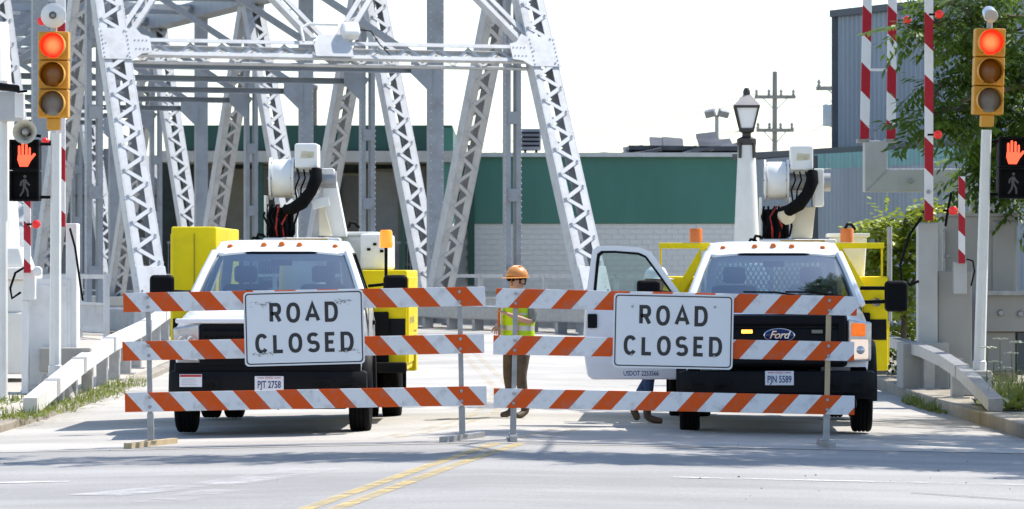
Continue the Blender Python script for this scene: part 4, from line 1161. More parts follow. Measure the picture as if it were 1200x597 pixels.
def truck(label, X, Yf, yaw, kind):
    zg = gz(X, Yf+1)
    T = thing('utility_truck', label, 'truck', (X, Yf, zg), rz=yaw)
    A = kind == 'A'                      # A: sticker truck, B: open door truck
    def sec(y, pts):
        return [V((-x, y, z)) for x, z in pts] + [V((x, y, z)) for x, z in reversed(pts[:-1])]
    # ---- hood and lower cab, one skin with wheel arch
    S = []
    def add(y, bot, w, sh, top, drop=0, fl=None):
        S.append(sec(y, [(w-.03, bot), (w, max(bot+.02, .98)), (w, 1.12 if sh > 1.15 else sh-.06), (w-.03, sh), (w-.10, sh+.06), (w-.36, top-.035-drop), (w-.62, top-.01-drop), (0, top-drop)]))
    add(.10,.74,.99,1.13,1.265); add(.13,.70,1.01,1.16,1.30); add(.30,.68,1.015,1.19,1.34); add(.46,.68,1.015,1.215,1.375); add(.52,.88,1.015,1.22,1.385)
    add(.70,1.0,1.015,1.25,1.41); add(1.2,1.0,1.01,1.31,1.455); add(1.40,.86,1.0,1.33,1.47); add(1.46,.50,1.0,1.35,1.48)
    b = MB(); b.loft(S); b.build('hood', paint, T, smooth=True, ang=32)
    S = []
    for y in (1.461, 1.6, 2.2, 2.98):
        S.append(sec(y, [(.96,.48),(1.0,.62),(1.005,1.0),(1.0,1.22),(.965,1.43),(.90,1.44)]))
    b = MB(); b.loft(S, cap=False)
    b.bb(-.97,.97,2.95,2.99,.5,1.43)
    cabo = b.build('cab', paint, T, smooth=True, ang=32)
    b = MB(); b.bb(-.9,.9,1.47,2.94,.55,.95); b.build('cab_floor', dash_m, T)
    # door seams and handles
    for s in (-1, 1):
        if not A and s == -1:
            b = MB(); b.bb(-1.012,-1.006,1.62,2.66,.56,1.42); b.build('dark_doorway_panel', dash_m, T)  # cab side stays closed; a dark sheet stands in for the shaded doorway
            continue
        b = MB(); b.ring([(1.60,.56),(2.72,.56),(2.72,1.42),(1.60,1.42)], [(1.612,.572),(2.708,.572),(2.708,1.408),(1.612,1.408)], (s*1.001,0,0), (0,1,0), (0,0,1), (s*.006,0,0)); b.build('door_seam', dash_m, T)
        b = MB(); b.bb(min(s*1.0,s*1.03),max(s*1.0,s*1.03),2.46,2.64,1.16,1.21); b.build('door_handle', dash_m, T, bev=.008)
    # ---- roof
    S = []
    for y, w, z0, z1 in ((1.99,.70,1.955,1.985),(2.04,.74,1.965,2.02),(2.16,.775,1.975,2.085),(2.5,.785,1.98,2.125),(2.85,.785,1.98,2.12),(2.96,.76,1.965,2.05),(2.99,.74,1.955,2.0)):
        S.append(sec(y, [(w-.05,z0-.03),(w,z0-.01),(w-.01,z0+.02),(w-.07,z1-.022),(w-.25,z1-.006),(0,z1)]))
    b = MB(); b.loft(S); b.build('roof', paint, T, smooth=True, ang=32)
    for s in (-1, 1):
        b = MB(); b.tube([(s*.965,1.44,1.40),(s*.93,1.50,1.50),(s*.83,1.78,1.77),(s*.745,2.02,1.975)], [.055,.05,.045,.045], 8); b.build('windscreen_pillar', paint, T, smooth=True)
        b = MB(); b.add([(s*.975,2.72,1.42),(s*.975,2.98,1.42),(s*.765,2.98,1.985),(s*.765,2.80,1.985),(s*.90,2.72,1.42),(s*.90,2.98,1.42),(s*.70,2.98,1.985),(s*.70,2.80,1.985)], [(0,1,2,3),(7,6,5,4),(0,4,5,1),(1,5,6,2),(2,6,7,3),(3,7,4,0)]); b.build('rear_pillar', paint, T, bev=.015)
        if A or s == 1:
            b = MB(); b.add([(s*.955,1.58,1.44),(s*.955,2.72,1.44),(s*.775,2.80,1.96),(s*.785,2.06,1.95)], [(0,1,2,3)]); b.build('side_window', side_glass, T)
            b = MB(); b.tube([(s*.965,1.58,1.44),(s*.965,2.73,1.44),(s*.782,2.81,1.965),(s*.79,2.06,1.955),(s*.965,1.58,1.44)], .014, 6); b.build('window_seal', dash_m, T)
    # windscreen
    b = MB(); n1, n2 = 10, 6; vs = []
    for j in range(n2+1):
        v = j/n2
        for i in range(n1+1):
            u = -1+2*i/n1
            vs.append((u*(.93*(1-v)+.725*v), (1.36+.13*u*u)*(1-v)+(1.985+.06*u*u)*v-.05*math.sin(math.pi*v)*.6, 1.47*(1-v)+1.972*v-.02*u*u*(1-v)))
    b.add(vs, [(j*(n1+1)+i, j*(n1+1)+i+1, (j+1)*(n1+1)+i+1, (j+1)*(n1+1)+i) for j in range(n2) for i in range(n1)])
    b.build('windscreen', glass, T, smooth=True, ang=80)
    b = MB(); m_ = n1+1
    b.tube([vs[0]]+[vs[j*m_] for j in range(1,n2+1)]+[vs[n2*m_+i] for i in range(1,m_)]+[vs[j*m_+n1] for j in range(n2-1,-1,-1)], .016, 6); b.build('windscreen_seal', dash_m, T)
    b = MB(); b.tube([(-.9,1.44,1.455),(-.5,1.35,1.475),(0,1.32,1.48),(.5,1.35,1.475),(.9,1.44,1.455)], .03, 6); b.build('cowl', dash_m, T)
    for x0_, x1_ in ((-.35,.38),(.12,.80)):
        b = MB(); b.tube([(x1_,1.335,1.49),((x0_+x1_)/2,1.38,1.545),(x0_,1.40,1.55)], .012, 6); b.build('wiper', dash_m, T)
    # cab interior
    b = MB(); b.bb(-.86,.86,1.50,1.86,1.28,1.46); b.bb(.2,.68,1.50,1.80,1.45,1.52); b.build('dashboard', dash_m, T, bev=.04)
    for x in (-.44,.44):
        b = MB(); b.bb(x-.26,x+.26,2.46,2.62,.95,1.62); b.bb(x-.25,x+.25,1.95,2.5,.93,1.10)
        se = b.build('seat', seatm, T, bev=.06, seg=3)
        b = MB(); b.bb(x-.13,x+.13,2.48,2.60,1.64,1.83); b.build('headrest', seatm, se, bev=.045, seg=3)
    b = MB(); ring_ = [V((.44+.19*math.cos(R(a)), 1.93+.06*math.sin(R(a)), 1.36+.17*math.sin(R(a)))) for a in range(0, 361, 20)]
    b.tube(ring_, .016, 6); b.tube([(.26,1.93,1.36),(.44,1.91,1.36),(.62,1.93,1.36)], .018, 6); b.build('steering_wheel', dash_m, T)
    b = MB(); b.bb(-.12,.12,2.05,2.07,1.83,1.90); b.build('inner_mirror', dash_m, T, bev=.01)
    b = MB(); b.ring([(-.78,1.42),(.78,1.42),(.72,1.97),(-.72,1.97)], [(-.66,1.50),(.66,1.50),(.62,1.88),(-.62,1.88)], (0,2.94,0), (1,0,0), (0,0,1), (0,.04,0)); b.build('rear_window_frame', paint, T)
    b = MB(); b.add([(-.66,2.96,1.5),(.66,2.96,1.5),(.62,2.96,1.88),(-.62,2.96,1.88)], [(0,1,2,3)]); b.build('rear_window', side_glass, T)
    # clearance lamps
    for x in ((-.58,-.20,0,.20,.60) if A else (-.57,-.21,0,.21,.56)):
        b = MB(); zz = 2.055-.05*abs(x)
        b.lathe([(.038,0),(.036,.02),(.022,.042),(0,.046)], (x, 2.12, zz), (0,-.25,1), n=10); b.build('clearance_lamp', amber, T, smooth=True)
    # ---- front: grille, lamps, bumper
    if A:
        b = MB(); b.bb(-1.0,1.0,.05,.115,.62,.785); b.build('lower_fascia', trim, T, bev=.02)
        b = MB(); b.bb(-.73,.73,.045,.11,.74,1.20); g_ = b.build('grille', dash_m, T, bev=.02)
        for i, z in enumerate((1.10,.99,.88)):
            b = MB(); b.bb(-.70,.70,.015,.05,z-.03,z+.03); b.build('grille_bar', trim, g_, bev=.012)
        for i in range(8):
            for s in (-1,1):
                b = MB(); x = s*(.30+i*.055); b.bb(x-.012,x+.012,.03,.048,.80,1.15); b.build('grille_slot', trim, g_)
        b = MB(); b.bb(-.99,.99,.035,.10,1.205,1.258); b.build('hood_lip', paint, T, bev=.02)
    else:
        b = MB(); b.bb(-.762,.762,.035,.12,.74,1.315); g_ = b.build('grille', trim, T, bev=.05)
        for (z0, z1, y0) in ((1.19,1.305,-.005),(.90,1.16,.005),(.76,.86,-.005)):
            b = MB(); b.bb(-.75,.75,y0,.06,z0,z1); b.build('grille_bar', trim, g_, bev=.03)
        for s in (-1,1):
            b = MB(); b.bb(s*.70-.045,s*.70+.045,-.012,.05,.78,1.26); b.build('grille_side', trim, g_, bev=.02)
        b = MB(); b.lathe([(.0,-.04),(.90,-.038),(.97,-.03),(1.0,0)], (0,0,0), (0,1,0), n=32); o = b.build('badge', chrome, g_, smooth=True)
        o.scale = (.175,.9,.078); o.location = (.02,0,1.085)
        b = MB(); b.lathe([(0,-.012),(.96,-.010),(1.0,0)], (0,0,0), (0,1,0), n=32); o = b.build('badge_field', oval_b, g_, smooth=True); o.scale = (.160,1,.067); o.location = (.02,-.034,1.085)
        me = text_mesh('Ford', .118, depth=.002, offset=.0016, shear=.38, space=.92); me.materials.append(chrome)
        o = link('badge_lettering', me, g_, loc=(.015,-.050,1.087))
        for x, mt in ((-.33, strobe_on),(.43, M('unlit_strobe', (.22,.20,.15), .3))):
            b = MB(); b.bb(x-.075,x+.075,-.018,.02,1.095,1.155); h_ = b.build('strobe', dash_m, g_, bev=.008)
            b = MB(); b.bb(x-.06,x+.06,-.026,-.012,1.105,1.145); b.build('strobe_lens', mt, h_, bev=.006)
    for s in (-1, 1):
        xa, xb = (.735,1.005) if A else (.765,1.015)
        z0, z1 = (.80,1.20) if A else (.79,1.265)
        b = MB(); b.prism([(s*xa,z0),(s*xb,z0+.02),(s*(xb+.005),z1-.04),(s*xa,z1)], (0,.03,0), (1,0,0), (0,0,1), (0,.10,0)); h_ = b.build('headlight', clear, T, bev=.02)
        if A:
            b = MB(); b.bb(min(s*.78,s*.96),max(s*.78,s*.96),.014,.05,.825,.91); b.build('turn_lamp', amber, h_, bev=.012)
            for q in (.815,.915):
                b = MB(); b.lathe([(.05,-.03),(.045,-.02),(.02,.0),(0,.0)], (s*q,.035,1.03), (0,1,0), n=16); b.build('reflector', chrome, h_, smooth=True)
        else:
            b = MB(); b.bb(min(s*.80,s*.955),max(s*.80,s*.955),.012,.05,1.075,1.215); b.build('turn_lamp', M('lit_amber_lens', (.75,.17,.008), .3, var=.3, scale=30, emit=(1,.17,.01), es=.35) if s == 1 else amber, h_, bev=.02)
            b = MB(); b.bb(min(s*.79,s*.985),max(s*.79,s*.985),.012,.05,.825,1.04); b.build('lamp', head_on if s == 1 else clear, h_, bev=.03, seg=3)
            b = MB(); b.lathe([(0,-.04),(.03,-.035),(.05,-.02),(.055,.01)], (s*.90,.035,.925), (0,1,0), n=18); b.build('bulb_lens', clear, h_, smooth=True)
    b = MB()
    pr = [(.02,.70),(-.10,.69),(-.13,.62),(-.12,.47),(-.06,.40),(.12,.39)]
    S = []
    for x in (-1.06,-1.03,-.9,-.45,0,.45,.9,1.03,1.06):
        k = .14*max(0, (abs(x)-.75)/.31)**2+.02*abs(x)
        S.append([V((x, y+k+.04, z-(0 if abs(x) < 1.05 else (z-.55)*.15))) for y, z in pr])
    b.loft(S); b.build('bumper', trim, T, smooth=True, ang=30, bev=0)
    b = MB(); b.bb(-.86,.86,-.02,.10,.29,.41); b.build('air_dam', trim, T, bev=.03)
    for s in (-1, 1):
        b = MB(); b.bb(min(s*.50,s*.70),max(s*.50,s*.70),-.088,-.06,.50,.62); h_ = b.build('bumper_recess', dash_m, T, bev=.01)
        b = MB(); b.tube([(s*.56,-.07,.53),(s*.56,-.13,.54),(s*.60,-.15,.56),(s*.64,-.13,.54),(s*.64,-.07,.53)], .014, 6); b.build('tow_hook', under, T, smooth=True)
        for i in range(3):
            b = MB(); b.bb(min(s*.80,s*.93),max(s*.80,s*.93),-.075+.02*i,-.05+.02*i,.51+i*.04,.528+i*.04); b.build('bumper_vent', dash_m, T)
    px = .03 if A else .02
    b = MB(); b.bb(px-.155,px+.155,-.108,-.095,.49 if A else .545,.645 if A else .70); p_ = b.build('number_plate', plate_m, T, bev=.006)
    zc = .56 if A else .615
    text_obj('plate_lettering', 'PJT 2758' if A else 'PJN 5589', .105, plate_b, p_, (px,-.1095,zc-.008), depth=.0008, offset=.002).scale = (.66,1,1)
    text_obj('plate_state', 'OHIO', .034, plate_r, p_, (px,-.1095,zc+.066), depth=.0008)
    for s in (-1,1):
        b = MB(); b.bb(px+s*.09-.035,px+s*.09+.035,-.1095,-.1085,zc+.062,zc+.07); b.build('plate_band', plate_r, p_)
    if A:
        b = MB(); b.bb(-.93,-.69,-.094,-.088,.53,.665); k_ = b.build('sticker', plate_m, T)
        b = MB(); b.bb(-.925,-.695,-.0965,-.095,.636,.660); b.build('sticker_header', plate_r, k_)
        for i in range(4):
            b = MB(); b.bb(-.91,-.76+.02*(i % 2),-.0962,-.095,.61-i*.02,.615-i*.02); b.build('sticker_line', M('sticker_grey', (.35,.36,.38), .6), k_)
    # ---- fender flares, wheels, chassis
    for s in (-1, 1):
        b = MB(); n = 14; out, inn = [], []
        for i in range(n+1):
            a = R(-8+196*i/n); out.append((.97+.60*math.cos(a), .44+.60*math.sin(a))); inn.append((.97+.52*math.cos(a), .44+.52*math.sin(a)))
        vs, fs = [], []
        for i in range(n+1):
            for (yy, zz), xx in ((out[i], 1.0), (out[i], 1.05), (((out[i][0]+inn[i][0])/2, (out[i][1]+inn[i][1])/2), 1.10), (inn[i], 1.09), (inn[i], .98)):
                vs.append((s*xx, yy, zz))
        for i in range(n):
            for q in range(4): fs.append((i*5+q, i*5+q+1, i*5+5+q+1, i*5+5+q))
        b.add(vs, fs); b.build('fender_flare', trim, T, smooth=True, ang=50)
        wheel(T, s*.95, .97, .41, s)
        wheel(T, s*1.09, 5.35, .41, s); wheel(T, s*.81, 5.35, .41, -s)
    b = MB(); b.bb(-.45,-.35,.2,6.3,.50,.70); b.bb(.35,.45,.2,6.3,.50,.70); b.bb(-.4,.4,.3,.5,.5,.62); b.bb(-.42,.42,3.2,3.4,.5,.7); b.bb(-.5,.5,.9,2.6,.55,.8); b.build('frame_rails', under, T)
    b = MB(); b.cyl((-.85,.97,.40),(.85,.97,.40),.05,.05,10); b.build('front_axle', under, T)
    b = MB(); b.cyl((-.8,5.35,.41),(.8,5.35,.41),.07,.07,10); b.lathe([(0,-.2),(.12,-.17),(.2,0),(.12,.17),(0,.2)], (0,5.3,.42), (0,1,0), n=14); b.build('rear_axle', under, T, smooth=True)
    b = MB(); b.tube([(.05,.5,.33),(.05,.9,.28)], .03, 8); b.tube([(-.75,.75,.36),(.75,.8,.34)], .02, 8); b.build('steering_link', under, T)
    b = MB(); b.cyl((.62,3.0,.45),(.62,3.9,.45),.12,.12,12); b.bb(-.8,-.5,3.1,4.3,.42,.8); b.build('fuel_tank', under, T)
    # ---- mirrors
    for s in (-1, 1):
        if not A and s == -1: continue
        mx, mz, mh, mw = (1.30, 1.60, .25, .27) if A else (1.37, 1.50, .35, .26)
        b = MB()
        b.tube([(s*.97,1.72,mz-.07),(s*(mx-.1),1.66,mz-.06)], .022, 8)
        if not A: b.tube([(s*.97,1.72,mz+.09),(s*(mx-.1),1.66,mz+.09)], .022, 8)
        a_ = b.build('mirror_arm', dark, T, smooth=True)
        b = MB(); b.bb(s*mx-mw/2,s*mx+mw/2,1.58,1.72,mz-mh/2,mz+mh/2); b.build('mirror_head', dark, a_, bev=.05, seg=4)
    if A:
        b = MB(); b.cyl((1.17,2.15,1.62),(1.17,2.15,2.03),.018,.018,8); b.build('beacon_pole', under, T)
        b = MB(); b.lathe([(0,0),(.07,0),(.075,.03),(.07,.18),(.055,.20),(0,.20)], (1.17,2.15,2.03), n=16); b.build('beacon', amber_on, T, smooth=True)
        b = MB(); b.cyl((.97,2.2,1.60),(1.17,2.15,1.62),.018,.018,8); b.build('beacon_arm', under, T)
    # ---- service body
    def ybox(name, x0, x1, y0, y1, z0, z1, mat=yellow, bev=.02):
        b = MB(); b.bb(x0,x1,y0,y1,z0,z1); return b.build(name, mat, T, bev=bev)
    ybox('deck', -1.16, 1.16, 3.25, 6.25, .80, .88, under)
    ybox('bulkhead', -1.15, 1.15, 3.16, 3.25, .62, 1.30, under)
    for s in (-1, 1):
        tall_ = A and s == -1
        top = 2.28 if tall_ else (1.78 if A else 1.72)
        xi, xo = .84, 1.36
        sb = ybox('side_box', min(s*xi,s*xo), max(s*xi,s*xo), 3.25, 4.75, .62, top)
        sb2 = ybox('side_box', min(s*xi,s*xo), max(s*xi,s*xo), 4.752, 5.95, .98, top)
        ybox('side_box', min(s*xi,s*xo), max(s*xi,s*xo), 5.952, 6.3, .55, top)
        for (y0, y1, z0, z1) in ((3.32,4.0,.70,top-.08),(4.05,4.70,.70,top-.08),(4.80,5.90,1.06,top-.08)):
            b = MB(); b.bb(min(s*xo,s*(xo+.018)),max(s*xo,s*(xo+.018)),y0,y1,z0,z1); d_ = b.build('compartment_door', yellow, T, bev=.01)
            b = MB(); b.bb(min(s*(xo+.018),s*(xo+.035)),max(s*(xo+.018),s*(xo+.035)),(y0+y1)/2-.05,(y0+y1)/2+.05,(z0+z1)/2-.04,(z0+z1)/2+.04); b.build('latch', chrome, d_, bev=.006)
        b = MB(); b.bb(min(s*(xi+.02),s*(xo-.02)),max(s*(xi+.02),s*(xo-.02)),3.235,3.25,.98,1.22); b.build('front_vent', dash_m, T)
        b = MB(); b.lathe([(0,-.10),(.05,-.10),(.06,-.05),(.035,-.02),(.035,.0)], (s*1.22,3.24,1.42), (0,1,0), n=12); b.build('lock_knob', chrome if not A else dash_m, T, smooth=True)
        ybox('mud_flap', min(s*.78,s*1.24), max(s*.78,s*1.24), 5.86, 5.88, .25, .97, blackm, 0)
        if A and s == -1: 
            b = MB(); b.bb(-1.10,-1.09,3.24,3.252,.7,2.2); b.build('panel_seam', M('dark_yellow', (.35,.26,.01), .5), T)
    if A:
        ybox('body_step', .9, 1.36, 3.0, 3.24, .60, .72, under)
        ybox('tool_chest', .80, 1.13, 3.6, 5.2, 1.785, 2.20, fibre, .03)
        for q in ((.90,2.02),(.97,2.08),(1.05,2.0)):
            b = MB(); b.bb(q[0]-.02,q[0]+.02,3.585,3.6,q[1]-.015,q[1]+.015); b.build('chest_latch', under, T)
    else:
        for s in (-1, 1):      # open yellow frames with amber beacons behind the cab
            b = MB()
            b.bar((s*.70,3.2,2.08),(s*1.31,3.2,2.08),(0,1,0),.10,.065); b.bar((s*.77,3.2,2.05),(s*1.07,3.2,1.55),(0,1,0),.10,.10); b.bar((s*1.29,3.26,2.05),(s*1.29,3.26,1.72),(0,1,0),.03,.025)
            b.build('rack_frame', yellow, T, bev=.008)
            b = MB(); b.lathe([(0,0),(.075,0),(.078,.14),(.07,.16),(0,.16)], (s*.88,3.2,2.12), n=16); b.build('beacon', M('amber_beacon_unlit', (.75,.17,.012), .3), T, smooth=True)
        b = MB(); b.cyl((1.38,3.3,1.2),(1.38,3.3,2.3),.03,.03,8); b.build('rack_post', galv, T)
        b = MB()
        for i in range(26):
            x = -.78+i*.06
            for sg in (-1, 1):
                x2 = x+sg*.28
                b.bar((x,3.10,1.50),(max(-.8,min(.8,x2)),3.10+.006*sg,1.98),(0,1,0),.008,.016)
        b.ring([(-.82,1.45),(.82,1.45),(.82,2.02),(-.82,2.02)],[(-.78,1.49),(.78,1.49),(.78,1.98),(-.78,1.98)],(0,3.08,0),(1,0,0),(0,0,1),(0,.04,0))
        tag(b.build('cab_guard_mesh', M('guard_cream', (.60,.57,.46), .6), T), kind='stuff')
    # ---- aerial lift
    ax, ay = (-.02, 4.3) if A else (.22, 4.1)
    Lf = bpy.data.objects.new('aerial_lift', None); col.objects.link(Lf); Lf.parent = T; Lf.location = (ax, ay, 0)
    def lp(name, b, mat, bev=0, smooth=False): return b.build(name, mat, Lf, bev=bev, smooth=smooth)
    b = MB(); b.cyl((0.1,0,.88),(0.1,0,2.05),.30,.26,20); lp('pedestal', b, fibre, smooth=True)
    b = MB(); b.bb(-.34,.56,-.35,.5,2.08,2.16); lp('turntable', b, fibre, .02)
    b = MB(); b.bb(-.30,.0,-.05,.35,2.17,2.52); lp('valve_block', b, under, .03)
    for i in range(9):
        b = MB(); x = -.31+i*.04
        b.tube([(x,-.10,2.18),(x+rnd.uniform(-.03,.05),-.2,2.28+.02*(i % 3)),(x+rnd.uniform(-.04,.04),-.16,2.42),(x+rnd.uniform(-.02,.08),.0,2.55)], .013, 6)
        lp('hydraulic_hose', b, redh if i in (3,5) else under, smooth=True)
    for x in (-.33,.02):
        b = MB(); b.bb(x-.015,x+.015,-.12,.2,2.16,2.66); lp('upright_plate', b, fibre, .004)
    b = MB(); b.lathe([(0,-.15),(.21,-.12),(.225,-.10),(.225,.10),(.21,.12),(0,.12)], (-.14,.05,2.86), (1,0,0), n=28); lp('drum', b, fibre, smooth=True)
    for x in (-.275,-.005):
        b = MB(); b.lathe([(0,-.012),(.25,-.012),(.25,.012),(0,.012)], (x,.05,2.86), (1,0,0), n=28); lp('drum_flange', b, fibre)
        for i in range(6):
            a = i*math.pi/3; b = MB(); b.cyl((x-.025,.05+.21*math.cos(a),2.86+.21*math.sin(a)),(x+.025,.05+.21*math.cos(a),2.86+.21*math.sin(a)),.014,.014,6); lp('flange_bolt', b, galv)
    b = MB(); b.bb(.02,.29,-.18,.35,2.98,3.27); lp('boom_head_cover', b, fibre, .025)
    b = MB(); b.lathe([(0,-.28),(.11,-.28),(.11,.3),(0,.3)], (.2,.05,2.84), (1,0,0), n=18); lp('knuckle_pin', b, galv, smooth=True)
    b = MB(); b.bb(.06,.30,.0,.2,2.70,2.97); lp('knuckle', b, fibre, .02)
    b = MB(); b.tube([(.28,-.22,2.96),(.275,-.27,2.84),(.22,-.30,2.70),(.12,-.30,2.57),(.0,-.26,2.50),(-.08,-.18,2.49)], [.065,.078,.07,.08,.07,.055], 10); lp('hose_sleeve', b, blackm, smooth=True)
    if A:
        b = MB(); b.add([(.33,-.05,2.98),(.47,-.05,2.98),(.47,.2,2.98),(.33,.2,2.98),(.37,.1,2.17),(.62,.1,2.17),(.62,.4,2.17),(.37,.4,2.17)], [(3,2,1,0),(4,5,6,7),(0,1,5,4),(1,2,6,5),(2,3,7,6),(3,0,4,7)]); lp('lower_boom', b, fibre, .015)
        b = MB(); b.bar((.22,-.1,2.55),(.42,-.08,2.60),(0,1,0),.05,.12); lp('boom_bracket', b, fibre, .01)
        b = MB(); b.add([(.30,-.1,2.55),(.36,-.1,2.55),(.46,-.1,2.18),(.30,-.1,2.18),(.30,-.06,2.55),(.36,-.06,2.55),(.46,-.06,2.18),(.30,-.06,2.18)], [(3,2,1,0),(4,5,6,7),(0,1,5,4),(1,2,6,5),(2,3,7,6),(3,0,4,7)]); lp('boom_rest', b, cream, .01)
    else:
        b = MB(); b.add([(.06,-.12,2.55),(.32,-.12,2.55),(.32,.25,2.55),(.06,.25,2.55),(.02,-.12,2.17),(.28,-.12,2.17),(.28,.25,2.17),(.02,.25,2.17)], [(3,2,1,0),(4,5,6,7),(0,1,5,4),(1,2,6,5),(2,3,7,6),(3,0,4,7)]); lp('lower_boom', b, cream, .015)
        b = MB(); b.bb(.30,.42,-.1,.3,2.55,3.0); lp('side_plate', b, fibre, .015)
        b = MB(); b.lathe([(0,-.06),(.09,-.05),(.10,.05),(0,.08)], (-.03,-.2,2.44), (.5,-1,-.3), n=14); lp('hose_pot', b, cream, smooth=True)
    for i in range(4):
        b = MB(); x = .06+i*.07
        b.tube([(x,-.20,2.96),(x+.02,-.24,2.86),(x-.03,-.22,2.74),(x-.01-.03*i,-.16,2.60)], .011, 6); lp('hydraulic_hose', b, under, smooth=True)
    b = MB(); b.bb(-.10,.42,-.36,-.345,2.095,2.15); lp('warning_strip', b, M('faded_amber_strip', (.50,.30,.06), .5))
    b = MB(); b.prism([(.09,3.09),(.25,3.10),(.25,3.17),(.10,3.18)], (0,-.1825,0), (1,0,0), (0,0,1), (0,.002,0)); lp('worn_decal', b, M('worn_decal', (.62,.56,.40), .6, var=.3, scale=20))
    b = MB(); b.add([(.50,.3,2.20),(.95,.3,2.20),(.95,.8,2.20),(.50,.8,2.20),(.55,.34,1.4),(.90,.34,1.4),(.90,.76,1.4),(.55,.76,1.4)], [(3,2,1,0),(0,1,5,4),(1,2,6,5),(2,3,7,6),(3,0,4,7),(4,5,6,7)]); bk = lp('bucket', b, fibre, .04)
    b = MB(); b.ring([(.47,.27),(.98,.27),(.98,.83),(.47,.83)],[(.53,.33),(.92,.33),(.92,.77),(.53,.77)],(0,0,2.19),(1,0,0),(0,1,0),(0,0,.045)); b.build('bucket_rim', fibre, bk, bev=.01)
    for q in ((-.42,2.14),(-.48,2.10),(.66,2.28)):
        b = MB(); b.tube([(q[0],-.3,q[1]),(q[0]+.03,-.34,q[1]+.06),(q[0]+.08,-.3,q[1]+.05),(q[0]+.12,-.25,q[1]+.0)], .018, 6); lp('fitting', b, under, smooth=True)
    if not A: open_door(T)
    return T

def open_door(T):
    D_ = bpy.data.objects.new('open_door', None); col.objects.link(D_); D_.parent = T
    D_.location = (-1.0, 1.60, 0); D_.rotation_euler = (0, 0, R(4))
    D_['label'] = 'swung open white truck door with mirror and black handle'
    U = V((-1.07,0,0)); W = V((0,0,1)); TH = V((0,.09,0))
    o = V((0,0,0))
    low = [(0,.56),(.98,.56),(1.03,.60),(1.06,.80),(1.07,1.1),(1.05,1.46),(0,1.46)]
    b = MB(); b.prism(low, o, U, W, TH); b.build('door_panel', paint, D_, bev=.02)
    outer = [(1.05,1.461),(1.03,1.60),(.995,1.90),(.98,2.015),(.925,2.065),(.75,2.07),(.48,2.05),(.36,2.0),(.18,1.72),(0,1.461)]
    inner = [(.965,1.475),(.955,1.60),(.93,1.88),(.918,1.965),(.88,1.998),(.75,2.0),(.50,1.98),(.42,1.945),(.25,1.70),(.10,1.475)]
    b = MB(); b.ring(outer, inner, o+V((0,.02,0)), U, W, (0,.055,0)); b.build('window_frame', paint, D_)
    sl_ = [(.975,1.466),(.965,1.60),(.94,1.885),(.928,1.975),(.887,2.01),(.75,2.012),(.495,1.992),(.412,1.953),(.24,1.705),(.085,1.466)]
    b = MB(); b.ring(sl_, [(x+(.5-x)*.05, z+(1.7-z)*.05) for x, z in inner], o+V((0,.012,0)), U, W, (0,.03,0)); b.build('window_seal', dash_m, D_)
    b = MB(); b.add([o+U*x+W*z+V((0,.045,0)) for x, z in inner], [tuple(range(len(inner)))]); b.build('window', side_glass, D_)
    b = MB(); b.prism([(.93,1.14),(1.03,1.14),(1.03,1.30),(.93,1.30)], o+V((0,-.03,0)), U, W, (0,.04,0)); b.build('handle', dash_m, D_, bev=.012)
    b = MB(); b.prism([(.05,.72),(.98,.72),(.99,.735),(.05,.735)], o+V((0,-.006,0)), U, W, (0,.01,0)); b.build('body_crease', paint, D_, bev=.003)
    b = MB(); b.tube([(-.10,-.01,1.52),(-.30,-.20,1.55)], .022, 8); a_ = b.build('mirror_arm', dark, D_, smooth=True)
    b = MB(); b.bb(-.56,-.30,-.30,-.17,1.47,1.68); b.build('mirror_head', dark, a_, bev=.04, seg=4)
    text_obj('door_lettering', 'USDOT 2253566', .078, plate_b, D_, (-.50,-.0015,.628), depth=.0008, offset=.001).scale = (.72,1,1)
truck('white bucket truck with tall yellow box, bumper sticker and cream-free white boom'.replace('cream-free ', ''), -2.62, 42.0, R(-.9), 'A')
truck('white bucket truck with its side door open and amber headlamp lit', 2.88, 42.6, R(-2.6), 'B')
# ================================================================ PEOPLE
def skinned(name, verts, edges, rads, segmat, mats, parent, root=0, sub=2):
    me = bpy.data.meshes.new(name); me.from_pydata([tuple(v) for v in verts], edges, [])
    o = bpy.data.objects.new(name, me); col.objects.link(o)
    sm = o.modifiers.new('skin', 'SKIN'); sm.use_smooth_shade = True; sm.branch_smoothing = .3
    sd = me.skin_vertices[0].data
    for i, r in enumerate(rads):
        sd[i].radius = r if isinstance(r, tuple) else (r, r); sd[i].use_root = (i == root)
    ss = o.modifiers.new('sub', 'SUBSURF'); ss.levels = sub; ss.render_levels = sub
    dg = bpy.context.evaluated_depsgraph_get(); dg.update()
    nm = bpy.data.meshes.new_from_object(o.evaluated_get(dg))
    bpy.data.objects.remove(o); bpy.data.meshes.remove(me)
    nm.materials.clear()
    for m in mats: nm.materials.append(m)
    segs = [(V(verts[a]), V(verts[b]), segmat[i]) for i, (a, b) in enumerate(edges)]
    for p in nm.polygons:
        c = p.center; best, bi = 1e9, 0
        for a, b, mi in segs:
            ab = b-a; t = max(0, min(1, (c-a).dot(ab)/max(ab.dot(ab), 1e-9))); d = (c-a-ab*t).length
            if d < best: best, bi = d, mi
        p.material_index = bi; p.use_smooth = True
    return link(name, nm, parent)

